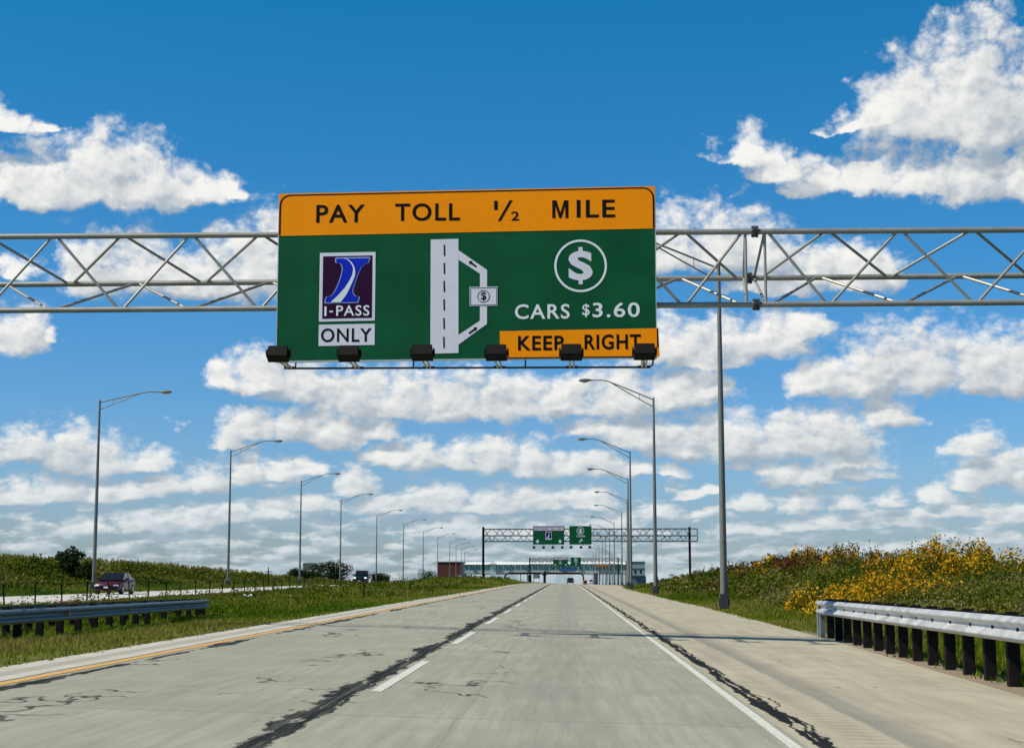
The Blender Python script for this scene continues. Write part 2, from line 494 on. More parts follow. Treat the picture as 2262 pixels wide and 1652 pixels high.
def gz(x, y):
    x = np.asarray(x, float); y = np.asarray(y, float)
    e = redge(y) + 0.8
    road = -TILT * np.clip(x, -6.9, None)
    zr = np.where(x < e, -TILT * x, -TILT * e - 0.05 * sst(0, 1.5, x - e) + berm_r(y) * sst(1.2, 8.5, x - e) * (1 - 0.6 * sst(18, 60, x - e)))
    bump = 0.09 * np.sin(x * 0.9 + y * 0.31) * np.sin(y * 0.23 - x * 0.4) + 0.05 * np.sin(x * 2.1 - y * 0.7)
    zr = zr + bump * sst(1.5, 5, x - e)
    zl = 0.172 - 0.37 * sst(6.9, 11, -x) + 0.20 * sst(11, 20, -x)
    mound = 0.75 * sst(130, 215, y) * sst(7.0, 11, -x) * (1 - sst(15, 21.5, -x))
    zl = zl + mound + bump * 0.5 * sst(8, 10, -x) * (1 - sst(19, 21, -x))
    zl = zl + (0.15 + berm_l(y)) * sst(33.6, 43, -x) + bump * sst(36, 40, -x)
    return np.where(x > -6.9, zr, zl) + crest(y)

def gz1(x, y): return float(gz(np.array([x]), np.array([y]))[0])

ys = np.concatenate([np.linspace(-40, 320, 181), 320 + np.cumsum(np.geomspace(3, 160, 60))])
xs = np.array(sorted(set(np.round(np.concatenate([
    [-1800, -1200, -800, -500, -300, -200, -140, -100, -80, -65], np.linspace(-56, -33.3, 22), np.linspace(-33, -22.2, 5), np.linspace(-21.9, -7.1, 26),
    [-6.9, -6.62, -5, -3, -1, 1, 3, 4.4], np.linspace(4.9, 26, 56), [29, 33, 38, 45, 55, 70, 100, 150, 220, 320, 500, 800, 1200, 1800]]), 3))))

def strip(name, xl, xr, mat_, dz, cols=2, y0=-40, y1=2400, zf=None):
    """a long sheet between two edges (constants or functions of y) that follows the land"""
    yy = ys[(ys >= y0) & (ys <= y1)]
    V, F = [], []
    for y in yy:
        a = xl(y) if callable(xl) else xl
        b = xr(y) if callable(xr) else xr
        for k in range(cols + 1):
            x = a + (b - a) * k / cols
            V.append((x, y, (gz1(x, y) if zf is None else float(zf(x, y))) + dz))
    n = cols + 1
    for i in range(len(yy) - 1):
        for k in range(cols):
            F.append((i * n + k, i * n + k + 1, (i + 1) * n + k + 1, (i + 1) * n + k))
    return tag(np_mesh(name, np.array(V), np.array(F), mat_, smooth=True), kind='structure')

road_z = lambda x, y: -TILT * x + crest(y)

# --- ground material: grass, dead weeds beside the far carriageway, bare soil at the pavement edges
def ground_material():
    m, nt, b = new_mat('ground_soil_and_turf')
    tc = nd(nt, 'ShaderNodeTexCoord')
    P = tc.outputs['Object']
    sp = nd(nt, 'ShaderNodeSeparateXYZ'); nt.links.new(P, sp.inputs[0])
    n1 = noise(nt, P, 0.35, 5, 0.6)
    n2 = noise(nt, P, 4.0, 5, 0.65)
    n3 = noise(nt, P, 40.0, 3, 0.6)
    g = mixc(nt, ramp01(nt, n1, 0.35, 0.65), (0.06, 0.10, 0.004), (0.11, 0.13, 0.008))
    g = mixc(nt, ramp01(nt, n2, 0.45, 0.75), g, (0.15, 0.125, 0.045))
    g = mixc(nt, ramp01(nt, n3, 0.45, 0.7, 0, 0.5), g, (0.03, 0.05, 0.008))
    soil = mixc(nt, n3, (0.20, 0.155, 0.10), (0.33, 0.27, 0.19))
    x = mth(nt, 'ADD', sp.outputs[0], mth(nt, 'MULTIPLY', mth(nt, 'SUBTRACT', n2, 0.5), 0.8))
    dead = mth(nt, 'MULTIPLY', ramp01(nt, x, -22.4, -21.6), ramp01(nt, x, -20.6, -18.8, 1, 0))
    brown = mixc(nt, n3, (0.075, 0.045, 0.025), (0.17, 0.11, 0.06))
    g = mixc(nt, mth(nt, 'MULTIPLY', dead, 0.85), g, brown)
    edge = mth(nt, 'MULTIPLY', ramp01(nt, x, -7.0, -6.75), ramp01(nt, x, 6.2, 6.9, 1, 0))
    y = sp.outputs[1]
    near = mth(nt, 'MULTIPLY', ramp01(nt, x, 4.6, 4.9), ramp01(nt, x, 5.95, 6.5, 1, 0))
    near = mth(nt, 'MULTIPLY', near, ramp01(nt, y, 30, 48, 1, 0))
    edge = mth(nt, 'MAXIMUM', mth(nt, 'MULTIPLY', edge, 0.6), near)
    g = mixc(nt, edge, g, soil)
    nt.links.new(g, b.inputs['Base Color'])
    b.inputs['Roughness'].default_value = 0.95
    b.inputs['Specular IOR Level'].default_value = 0.1
    bp = nd(nt, 'ShaderNodeBump'); bp.inputs['Strength'].default_value = 0.6; bp.inputs['Distance'].default_value = 0.06
    nt.links.new(n2, bp.inputs['Height']); nt.links.new(bp.outputs[0], b.inputs['Normal'])
    return m
M['ground'] = ground_material()

XX, YY = np.meshgrid(xs, ys)
ZZ = gz(XX, YY)
under = ((XX > -6.8) & (XX < redge(YY) - 0.25)) | ((XX < OPP0 - 0.2) & (XX > OPP1 + 0.2))
ZZ = ZZ - np.where(under, 0.06, 0.012)
nx_, ny_ = len(xs), len(ys)
idx = np.arange(nx_ * ny_).reshape(ny_, nx_)
Fg = np.stack([idx[:-1, :-1], idx[:-1, 1:], idx[1:, 1:], idx[1:, :-1]], -1).reshape(-1, 4)
tag(np_mesh('ground', np.stack([XX, YY, ZZ], -1).reshape(-1, 3), Fg, M['ground'], smooth=True), kind='structure')

# --- pavements
def road_material():
    m, nt, b = new_mat('worn_concrete_lanes')
    tc = nd(nt, 'ShaderNodeTexCoord'); P = tc.outputs['Object']
    sp = nd(nt, 'ShaderNodeSeparateXYZ'); nt.links.new(P, sp.inputs[0])
    x, y = sp.outputs[0], sp.outputs[1]
    def cvec(a, c):
        n = nd(nt, 'ShaderNodeCombineXYZ')
        nt.links.new(a, n.inputs[0]); nt.links.new(c, n.inputs[1]); return n.outputs[0]
    streak = noise(nt, cvec(mth(nt, 'MULTIPLY', x, 9.0), mth(nt, 'MULTIPLY', y, 0.35)), 1.0, 5, 0.65)
    grain = noise(nt, cvec(mth(nt, 'MULTIPLY', x, 60.0), mth(nt, 'MULTIPLY', y, 14.0)), 1.0, 3, 0.7)
    blotch = noise(nt, P, 0.5, 5, 0.6)
    col = mixc(nt, ramp01(nt, blotch, 0.3, 0.7), (0.325, 0.318, 0.255), (0.405, 0.395, 0.320))
    col = mixc(nt, ramp01(nt, streak, 0.3, 0.72, 0, 0.75), col, (0.265, 0.258, 0.205))
    col = mixc(nt, ramp01(nt, grain, 0.5, 0.8, 0, 0.30), col, (0.20, 0.195, 0.18))
    # oil-darkened strip down the middle of the lane, paler wheel tracks
    wn = nd(nt, 'ShaderNodeTexWhiteNoise'); wn.noise_dimensions = '2D'
    nt.links.new(cvec(mth(nt, 'FLOOR', mth(nt, 'DIVIDE', mth(nt, 'ADD', x, 1.955), 3.66)), mth(nt, 'FLOOR', mth(nt, 'ADD', mth(nt, 'DIVIDE', y, 9.14), 0.5))), wn.inputs[0])
    col = mixc(nt, mth(nt, 'MULTIPLY', wn.outputs[0], 0.32), col, (0.27, 0.262, 0.21))
    stain0 = noise(nt, cvec(mth(nt, 'MULTIPLY', x, 1.1), mth(nt, 'MULTIPLY', y, 0.22)), 1.0, 5, 0.65)
    col = mixc(nt, ramp01(nt, stain0, 0.52, 0.75, 0, 0.55), col, (0.235, 0.228, 0.185))
    oil = mth(nt, 'MULTIPLY', ramp01(nt, mth(nt, 'ABSOLUTE', mth(nt, 'SUBTRACT', x, -0.10)), 0.15, 0.60, 1, 0), ramp01(nt, streak, 0.2, 0.7, 0.35, 0.75))
    col = mixc(nt, mth(nt, 'MULTIPLY', oil, 0.55), col, (0.23, 0.225, 0.20))
    # transverse saw joints every 15 ft
    jy = mth(nt, 'ABSOLUTE', mth(nt, 'SUBTRACT', mth(nt, 'FRACT', mth(nt, 'DIVIDE', y, 9.14)), 0.5))
    joint = mth(nt, 'MULTIPLY', ramp01(nt, jy, 0.0, 0.006, 1, 0), 0.45)
    col = mixc(nt, joint, col, (0.16, 0.155, 0.145))
    # a fine longitudinal crack in the right lane
    lc = mth(nt, 'ABSOLUTE', mth(nt, 'SUBTRACT', x, mth(nt, 'ADD', -0.92, mth(nt, 'MULTIPLY', mth(nt, 'SUBTRACT', noise(nt, cvec(y, y), 0.35, 3), 0.5), 0.12))))
    col = mixc(nt, ramp01(nt, lc, 0.002, 0.009, 0.35, 0), col, (0.12, 0.115, 0.105))
    # tar that has been run along the lane joint: ragged, wider and narrower, with feathered fingers to its left
    w1 = noise(nt, cvec(mth(nt, 'MULTIPLY', y, 0.22), mth(nt, 'MULTIPLY', x, 0.0)), 1.0, 4, 0.65)
    r1 = noise(nt, cvec(mth(nt, 'MULTIPLY', y, 1.6), mth(nt, 'MULTIPLY', x, 5.0)), 1.0, 5, 0.7)
    dx = mth(nt, 'SUBTRACT', -2.09, x)                       # distance left of the band's right edge
    dx = mth(nt, 'ADD', dx, mth(nt, 'MULTIPLY', mth(nt, 'SUBTRACT', r1, 0.5), 0.40))
    width = ramp01(nt, w1, 0.34, 0.66, 0.05, 0.42, smooth=False)
    t = mth(nt, 'MULTIPLY', ramp01(nt, dx, -0.03, 0.0), ramp01(nt, mth(nt, 'SUBTRACT', dx, width), -0.02, 0.03, 1, 0))
    fing = mth(nt, 'MULTIPLY', ramp01(nt, noise(nt, cvec(mth(nt, 'MULTIPLY', y, 2.6), mth(nt, 'MULTIPLY', x, 9.0)), 1.0, 4, 0.6), 0.60, 0.66), ramp01(nt, mth(nt, 'SUBTRACT', dx, width), -0.1, 0.45, 1, 0))
    fing = mth(nt, 'MULTIPLY', fing, ramp01(nt, dx, 0.0, 0.05))
    holes = ramp01(nt, noise(nt, cvec(mth(nt, 'MULTIPLY', y, 0.7), mth(nt, 'MULTIPLY', x, 7.0)), 1.0, 4, 0.6), 0.60, 0.66, 1.0, 0.12)
    t = mth(nt, 'MULTIPLY', t, holes)
    t = mth(nt, 'MAXIMUM', t, fing)
    # more tar beside the yellow line and in patches over the left lane
    r2 = noise(nt, cvec(mth(nt, 'MULTIPLY', y, 0.55), mth(nt, 'MULTIPLY', x, 1.0)), 1.0, 3, 0.55)
    d2 = mth(nt, 'ABSOLUTE', mth(nt, 'ADD', mth(nt, 'SUBTRACT', x, -5.48), mth(nt, 'MULTIPLY', mth(nt, 'SUBTRACT', r1, 0.5), 0.22)))
    w2 = ramp01(nt, w1, 0.42, 0.62, -0.02, 0.16, smooth=False)
    t2 = ramp01(nt, mth(nt, 'SUBTRACT', d2, w2), -0.01, 0.02, 1, 0)
    d3 = mth(nt, 'ABSOLUTE', mth(nt, 'SUBTRACT', r2, 0.5))
    patch = noise(nt, cvec(mth(nt, 'MULTIPLY', y, 0.16), mth(nt, 'MULTIPLY', x, 0.55)), 1.0, 2, 0.5)
    t3 = mth(nt, 'MULTIPLY', ramp01(nt, d3, 0.007, 0.016, 1, 0), ramp01(nt, patch, 0.56, 0.62))
    t3 = mth(nt, 'MULTIPLY', t3, mth(nt, 'MULTIPLY', ramp01(nt, x, -5.6, -5.3), ramp01(nt, x, -0.9, -0.5, 1, 0)))
    t = mth(nt, 'MAXIMUM', t, mth(nt, 'MAXIMUM', t2, mth(nt, 'MULTIPLY', t3, 0.85)))
    tar = mixc(nt, r1, (0.007, 0.009, 0.010), (0.022, 0.025, 0.026))
    worn = noise(nt, cvec(mth(nt, 'MULTIPLY', y, 0.5), mth(nt, 'MULTIPLY', x, 16.0)), 1.0, 5, 0.7)
    t = mth(nt, 'MULTIPLY', t, ramp01(nt, worn, 0.45, 0.72, 1.0, 0.62))
    col = mixc(nt, mth(nt, 'MULTIPLY', t, 0.985), col, tar)
    nt.links.new(col, b.inputs['Base Color'])
    b.inputs['Roughness'].default_value = 0.92
    b.inputs['Specular IOR Level'].default_value = 0.08
    bp = nd(nt, 'ShaderNodeBump'); bp.inputs['Strength'].default_value = 0.25; bp.inputs['Distance'].default_value = 0.01
    nt.links.new(grain, bp.inputs['Height']); nt.links.new(bp.outputs[0], b.inputs['Normal'])
    return m

def shoulder_material(right):
    m, nt, b = new_mat('shoulder_concrete')
    tc = nd(nt, 'ShaderNodeTexCoord'); P = tc.outputs['Object']
    sp = nd(nt, 'ShaderNodeSeparateXYZ'); nt.links.new(P, sp.inputs[0])
    x, y = sp.outputs[0], sp.outputs[1]
    def cvec(a, c):
        n = nd(nt, 'ShaderNodeCombineXYZ')
        nt.links.new(a, n.inputs[0]); nt.links.new(c, n.inputs[1]); return n.outputs[0]
    streak = noise(nt, cvec(mth(nt, 'MULTIPLY', x, 5.0), mth(nt, 'MULTIPLY', y, 0.25)), 1.0, 5, 0.65)
    grain = noise(nt, cvec(mth(nt, 'MULTIPLY', x, 50.0), mth(nt, 'MULTIPLY', y, 18.0)), 1.0, 3, 0.7)
    blotch = noise(nt, P, 0.9, 5, 0.65)
    if right:
        col = mixc(nt, ramp01(nt, blotch, 0.3, 0.7), (0.405, 0.365, 0.268), (0.475, 0.435, 0.325))
        col = mixc(nt, ramp01(nt, streak, 0.35, 0.75, 0, 0.65), col, (0.30, 0.272, 0.21))
        col = mixc(nt, ramp01(nt, grain, 0.5, 0.85, 0, 0.25), col, (0.25, 0.22, 0.17))
        spots = noise(nt, cvec(mth(nt, 'MULTIPLY', x, 2.0), mth(nt, 'MULTIPLY', y, 0.5)), 1.0, 3, 0.5)
        blot2 = noise(nt, cvec(mth(nt, 'MULTIPLY', x, 0.8), mth(nt, 'MULTIPLY', y, 0.16)), 1.0, 5, 0.65)
        col = mixc(nt, ramp01(nt, blot2, 0.5, 0.75, 0, 0.6), col, (0.27, 0.245, 0.20))
        col = mixc(nt, ramp01(nt, spots, 0.69, 0.72, 0, 0.6), col, (0.16, 0.14, 0.11))
        # rumble strip: close dark bars
        bars = ramp01(nt, mth(nt, 'ABSOLUTE', mth(nt, 'SUBTRACT', mth(nt, 'FRACT', mth(nt, 'DIVIDE', y, 0.30)), 0.5)), 0.12, 0.30)
        zone = mth(nt, 'MULTIPLY', ramp01(nt, x, 2.18, 2.24), ramp01(nt, x, 2.54, 2.60, 1, 0))
        col = mixc(nt, mth(nt, 'MULTIPLY', mth(nt, 'MULTIPLY', bars, zone), 0.30), col, (0.24, 0.21, 0.17))
        # stained joint beyond it
        jx = mth(nt, 'ADD', x, mth(nt, 'MULTIPLY', mth(nt, 'SUBTRACT', blotch, 0.5), 0.16))
        stain = mth(nt, 'MULTIPLY', ramp01(nt, jx, 2.58, 2.66), ramp01(nt, jx, 2.70, 3.15, 1, 0))
        col = mixc(nt, mth(nt, 'MULTIPLY', stain, 0.62), col, (0.19, 0.175, 0.165))
        # braided tar lines just outside the edge line
        t = None
        for x0, sc, amp, w in ((1.93, 0.26, 0.36, 0.026), (1.99, 0.40, 0.52, 0.018), (2.04, 0.33, 0.70, 0.009)):
            wob = noise(nt, cvec(mth(nt, 'MULTIPLY', y, sc), mth(nt, 'ADD', mth(nt, 'MULTIPLY', y, 0.0), x0 * 7)), 1.0, 6, 0.72)
            wid = noise(nt, cvec(mth(nt, 'MULTIPLY', y, 0.9), mth(nt, 'ADD', mth(nt, 'MULTIPLY', y, 0.0), x0 * 3)), 1.0, 4, 0.6)
            d = mth(nt, 'ABSOLUTE', mth(nt, 'SUBTRACT', x, mth(nt, 'ADD', x0, mth(nt, 'MULTIPLY', mth(nt, 'SUBTRACT', wob, 0.5), amp))))
            ww = ramp01(nt, wid, 0.35, 0.70, w * 0.4, w * 3.2, smooth=False)
            tt = ramp01(nt, mth(nt, 'SUBTRACT', d, ww), -0.006, 0.012, 1, 0)
            t = tt if t is None else mth(nt, 'MAXIMUM', t, tt)
        col = mixc(nt, mth(nt, 'MULTIPLY', t, 0.98), col, (0.010, 0.011, 0.013))
    else:
        col = mixc(nt, ramp01(nt, blotch, 0.3, 0.7), (0.46, 0.43, 0.36), (0.54, 0.51, 0.44))
        col = mixc(nt, ramp01(nt, grain, 0.5, 0.85, 0, 0.3), col, (0.28, 0.26, 0.21))
        band = mth(nt, 'MULTIPLY', ramp01(nt, x, -6.36, -6.31), ramp01(nt, x, -6.10, -6.05, 1, 0))
        col = mixc(nt, mth(nt, 'MULTIPLY', band, 0.62), col, (0.30, 0.285, 0.25))
        wob = noise(nt, cvec(mth(nt, 'MULTIPLY', y, 0.4), mth(nt, 'MULTIPLY', x, 0.2)), 1.0, 5, 0.6)
        d = mth(nt, 'ABSOLUTE', mth(nt, 'SUBTRACT', x, mth(nt, 'ADD', -5.83, mth(nt, 'MULTIPLY', mth(nt, 'SUBTRACT', wob, 0.5), 0.10))))
        col = mixc(nt, ramp01(nt, d, 0.012, 0.03, 0.9, 0), col, (0.05, 0.035, 0.03))
    nt.links.new(col, b.inputs['Base Color'])
    b.inputs['Roughness'].default_value = 0.92
    b.inputs['Specular IOR Level'].default_value = 0.08
    bp = nd(nt, 'ShaderNodeBump'); bp.inputs['Strength'].default_value = 0.25; bp.inputs['Distance'].default_value = 0.01
    nt.links.new(grain, bp.inputs['Height']); nt.links.new(bp.outputs[0], b.inputs['Normal'])
    return m

def far_road_material():
    m, nt, b = new_mat('pale_concrete_carriageway')
    tc = nd(nt, 'ShaderNodeTexCoord'); P = tc.outputs['Object']
    n = noise(nt, P, 0.6, 5, 0.6)
    col = mixc(nt, ramp01(nt, n, 0.3, 0.7), (0.46, 0.44, 0.40), (0.60, 0.58, 0.53))
    nt.links.new(col, b.inputs['Base Color']); b.inputs['Roughness'].default_value = 0.85
    return m

def paint_material(name, c0, c1, wear=0.55):
    m, nt, b = new_mat(name)
    tc = nd(nt, 'ShaderNodeTexCoord'); P = tc.outputs['Object']
    n = noise(nt, P, 22.0, 4, 0.7)
    col = mixc(nt, ramp01(nt, n, wear, wear + 0.2), c0, c1)
    nt.links.new(col, b.inputs['Base Color']); b.inputs['Roughness'].default_value = 0.7
    return m
M['road'] = road_material()
M['shoulder_r'] = shoulder_material(True)
M['shoulder_l'] = shoulder_material(False)
M['road_far'] = far_road_material()
M['paint_white'] = paint_material('road_paint_white', (0.64, 0.64, 0.56), (0.38, 0.37, 0.30), 0.48)
M['paint_yellow'] = paint_material('road_paint_yellow', (0.72, 0.36, 0.05), (0.40, 0.30, 0.16), 0.5)

strip('road', -5.80, 1.80, M['road'], 0.0, 4, zf=road_z)
strip('road_shoulder', 1.80, lambda y: float(redge(y)), M['shoulder_r'], 0.0, 4, zf=road_z)
strip('road_shoulder', L_EDGE, -5.80, M['shoulder_l'], 0.0, 2, zf=road_z)
strip('opposite_road', OPP1, OPP0, M['road_far'], 0.0, 4)
strip('edge_line', WHITE_X - 0.048, WHITE_X + 0.048, M['paint_white'], 0.004, 1, y1=700, zf=road_z)
strip('edge_line', YEL - 0.06, YEL + 0.06, M['paint_yellow'], 0.004, 1, y1=700, zf=road_z)
strip('edge_line', OPP0 - 1.3, OPP0 - 1.2, M['paint_yellow'], 0.004, 1, y1=700)
strip('edge_line', OPP1 + 2.6, OPP1 + 2.7, M['paint_white'], 0.004, 1, y1=700)
dm = MB()
y = 4.9
for k in range(55):
    a = 5.0 + 11.45 * k
    for j in range(4):
        y0, y1 = a + j * 1.45, a + (j + 1) * 1.45
        vs = [(DASH_X - 0.06, y0), (DASH_X + 0.06, y0), (DASH_X + 0.06, y1), (DASH_X - 0.06, y1)]
        dm.add([(px, py, float(road_z(px, py)) + 0.004) for px, py in vs], [(0, 1, 2, 3)])
tag(dm.build('lane_line', M['paint_white'], fix=False), kind='structure')

# ------------------------------------------------------------------ lettering
_text_cache = {}
def glyphs(txt, bold=0.0):
    """outline mesh of a word, as vertices in a unit box and faces"""
    key = (txt, bold)
    if txt == 'M':
        return np.array([(0, 0, 0), (.19, 0, 0), (.19, .70, 0), (.43, 0, 0), (.57, 0, 0), (.81, .70, 0), (.81, 0, 0), (1, 0, 0), (1, 1, 0), (.74, 1, 0), (.50, .29, 0), (.26, 1, 0), (0, 1, 0)]), [(0, 1, 2, 11, 12), (2, 3, 10, 11), (3, 4, 10), (4, 5, 9, 10), (5, 6, 7, 8, 9)]
    if key in _text_cache: return _text_cache[key]
    cu = bpy.data.curves.new('lettering', 'FONT')
    cu.body = txt; cu.size = 1.0; cu.offset = bold; cu.resolution_u = 4
    cu.space_character = 1.12
    o = bpy.data.objects.new('lettering', cu); COL.objects.link(o)
    dg = bpy.context.evaluated_depsgraph_get(); dg.update()
    me = bpy.data.meshes.new_from_object(o.evaluated_get(dg))
    V = np.array([v.co[:] for v in me.vertices]); Fs = [tuple(p.vertices) for p in me.polygons]
    bpy.data.objects.remove(o); bpy.data.meshes.remove(me); bpy.data.curves.remove(cu)
    lo, hi = V.min(0), V.max(0)
    V = (V - lo) / np.maximum(hi - lo, 1e-6)
    _text_cache[key] = (V, Fs)
    return V, Fs

class Face:
    """maps a measured drawing of a sign onto its panel; thin sheets stacked towards the viewer"""
    def __init__(s, root, W, H, tl, bl, zx0, zx1, flip=1):
        s.root, s.W, s.H, s.tl, s.bl, s.x0, s.x1 = root, W, H, tl, bl, zx0, zx1
    def p(s, zx, zy):
        t, b = s.tl(zx), s.bl(zx)
        return ((zx - s.x0) / (s.x1 - s.x0) * s.W, s.H * (1 - (zy - t) / (b - t)))
    def poly(s, name, pts, m, lvl, parent=None, thick=0.003):
        mb = MB(); mb.plate([s.p(*q) for q in pts], -0.004 * lvl - thick, -0.004 * lvl + 0.0005 * (lvl > 0))
        return mb.build(name, m, parent or s.root)
    def polys(s, name, plist, m, lvl, parent=None, thick=0.003):
        mb = MB()
        for pts in plist: mb.plate([s.p(*q) for q in pts], -0.004 * lvl - thick, -0.004 * lvl + 0.0005)
        return mb.build(name, m, parent or s.root)
    def words(s, name, items, m, lvl, parent=None, bold=0.02):
        """items: (text, zx0, zx1, zy_top, zy_bottom); all words of one line are one lettering part"""
        first = None
        for txt, a, b, t, c in items:
            mb = MB()
            V, Fs = glyphs(txt, bold)
            P0, P1, P2 = s.p(a, c), s.p(b, c), s.p(a, t)
            vs = []
            for v in V:
                ax = P0[0] + (P1[0] - P0[0]) * v[0] + (P2[0] - P0[0]) * v[1]
                az = P0[1] + (P1[1] - P0[1]) * v[0] + (P2[1] - P0[1]) * v[1]
                vs.append((ax, -0.004 * lvl - 0.003, az))
            mb.add(vs, Fs)
            o = mb.build(name, m, parent or s.root, fix=False)
            first = first or o
        return first
    def ring(s, name, cx, cy, r0, r1, m, lvl, parent=None, n=48):
        mb = MB(); vs, fs = [], []
        for k in range(n):
            a = 2 * math.pi * k / n
            for r in (r0, r1):
                x, z = s.p(cx + r * math.cos(a), cy + r * math.sin(a)); vs.append((x, -0.004 * lvl - 0.003, z))
        for k in range(n):
            j = (k + 1) % n
            fs.append((2 * k, 2 * k + 1, 2 * j + 1, 2 * j))
        mb.add(vs, fs)
        return mb.build(name, m, parent or s.root, fix=False)

# ------------------------------------------------------------------ tri-chord truss gantries
def tri_truss(root, T, B, Rr, x0, x1, X0, per, rc, rb, m, splice=None, splice_h=0.0):
    """T, B, Rr give the top, bottom and rear chord's point at a given x; X0 is a node of the front face"""
    for nm, C in (('top_chord', T), ('bottom_chord', B), ('rear_chord', Rr)):
        MB().path([C(x0), C((x0 + x1) / 2), C(x1)], rc, 12).build(nm, m, root, smooth=True)
    g = rb * 1.3
    k0, k1 = math.floor((x0 - X0) / per) - 1, math.ceil((x1 - X0) / per) + 1
    def brace(A, xa, Bc, xb):
        if min(xa, xb) < x0 or max(xa, xb) > x1: return
        MB().tube(A(xa), Bc(xb), rb, n=8).build('brace', m, root, smooth=True)
    for k in range(k0, k1):
        a, h, c = X0 + k * per, X0 + (k + .5) * per, X0 + (k + 1) * per
        j = 0.26 if (splice is not None and abs(a - splice) < 0.1) else g
        j2 = 0.26 if (splice is not None and abs(c - splice) < 0.1) else g
        brace(T, a + j, B, h - g); brace(T, c - j2, B, h + g)
        brace(T, h - g, Rr, a + j); brace(T, h + g, Rr, c - j2)
        brace(Rr, h - g, B, a + j * 1.2); brace(Rr, h + g, B, c - j2 * 1.2)

G1Y0, G1Y1 = 33.05, 32.45
def line(P, Q):
    return lambda x: P + (Q - P) * ((x - P.x) / (Q.x - P.x))
T1 = line(at(0, 523, G1Y0), at(2262, 508, G1Y1))
B1 = line(at(0, 686, G1Y0), at(2262, 668, G1Y1))
R1 = line(at(0, 629, G1Y0 + 1.22), at(2262, 609, G1Y1 + 1.22))
g1 = empty('sign_gantry', (0, 0, 0))
tag(g1, 'weathered aluminium three chord truss spanning the road close overhead behind the pay toll sign', 'sign gantry')
XA = at(1667.5, 515, 32.6).x
PER1 = (XA - at(423.6, 522, 32.95).x) / 4
tri_truss(g1, T1, B1, R1, -15.2, 13.6, XA, PER1, 0.062, 0.031, M['alu'], splice=XA)
for C in (T1, B1, R1):
    p = C(XA)
    mb = MB()
    for dx in (-0.035, 0.035): mb.tube(p + Vector((dx - 0.018, 0, 0)), p + Vector((dx + 0.018, 0, 0)), 0.125, n=14)
    for k in range(8):
        a = k * math.pi / 4
        o = Vector((0, math.cos(a) * 0.10, math.sin(a) * 0.10))
        mb.tube(p + o - Vector((0.075, 0, 0)), p + o + Vector((0.075, 0, 0)), 0.014, n=6)
    mb.build('splice_flange', M['dark_steel'], g1)
for dx in (-0.20, 0.20):
    for A, Bc in ((T1, B1), (T1, R1), (R1, B1)):
        MB().tube(A(XA + dx * (0.55 if A is R1 else 1)), Bc(XA + dx * (0.55 if Bc is R1 else 1.0)), 0.030, n=8).build('brace', M['alu'], g1, smooth=True)
for x in (-14.6, 13.0):
    for C in (T1, R1):
        p = C(x)
        foot = Vector((p.x, p.y, gz1(p.x, p.y) - 0.1))
        MB().tube(foot, p, 0.16, 0.13, 14).build('support_post', M['alu'], g1, smooth=True)

# ------------------------------------------------------------------ the big toll sign
SL = at(611, 794, 32.25)
SR = at(1450, 791, 31.85)
sw = Vector((SR.x - SL.x, SR.y - SL.y, 0)); SW = sw.length
s_ang = math.atan2(sw.y, sw.x)
SH = (at(611, 428, 32.25).z - SL.z + at(1447, 417, 31.85).z - SR.z) / 2
sz = (SL.z + SR.z) / 2
sign = empty('toll_sign', (SL.x, SL.y, sz), s_ang)
tag(sign, 'huge green overhead toll sign with amber header reading PAY TOLL 1/2 MILE', 'road sign')
tl = lambda zx: 120 - 0.012 * (zx - 100)
bl = lambda zx: 1022 - 0.0034 * (zx - 100)
F1 = Face(sign, SW, SH, tl, bl, 100, 2172)
MB().rect(0, SW, 0, SH, 0.0, 0.05).build('sign_panel', M['sign_green'], sign)
em = MB()
for a, b, c, d in ((-0.018, 0, 0, SH), (SW, SW + 0.018, 0, SH)): em.rect(a, b, c, d, -0.004, 0.055)
em.rect(-0.018, SW + 0.018, -0.035, 0, -0.004, 0.055)
em.build('panel_edge', M['sign_edge'], sign)
bk = MB()
for fx in np.linspace(0.08, 0.92, 7): bk.rect(fx * SW - 0.05, fx * SW + 0.05, 0.03, SH - 0.05, 0.055, 0.17)
bk.build('mounting_rail', M['alu'], sign)
hb = lambda zx: 346 - 0.0116 * (zx - 100)
head = F1.poly('header_panel', [(98, tl(98) - 6), (2174, tl(2174) - 6), (2174, hb(2174)), (98, hb(98))], M['sign_orange'], 1)
# black border with rounded upper corners
def border(inset, rad):
    o = []
    xl, xr = 100 + inset, 2170 - inset
    o.append((xl, hb(xl) - 4))
    for k in range(7):
        a = math.pi - k * math.pi / 12
        o.append((xl + rad + rad * math.cos(a), tl(xl) + inset * 0.7 + rad - rad * math.sin(a)))
    for k in range(7):
        a = math.pi / 2 - k * math.pi / 12
        o.append((xr - rad + rad * math.cos(a), tl(xr) + inset * 0.7 + rad - rad * math.sin(a)))
    o.append((xr, hb(xr) - 4))
    return o
bo, bi = border(0, 60), border(9, 54)
F1.polys('border', [[bo[k], bo[k + 1], bi[k + 1], bi[k]] for k in range(len(bo) - 1)], M['sign_black'], 2, head)
def sl(zx, z): return z + tl(zx) - tl(440)
F1.words('lettering', [('PAY', 308, 580, 177, 275), ('TOLL', 748, 1108, 173, 270), ('M', 1615, 1703, 163, 261), ('ILE', 1748, 1957, 162, 259),
                       ('1', 1296, 1316, 163, 213), ('2', 1390, 1434, 222, 272)], M['sign_black'], 2, head, 0.016)
F1.poly('lettering', [(1316, 274), (1332, 274), (1398, 160), (1382, 160)], M['sign_black'], 2, head)
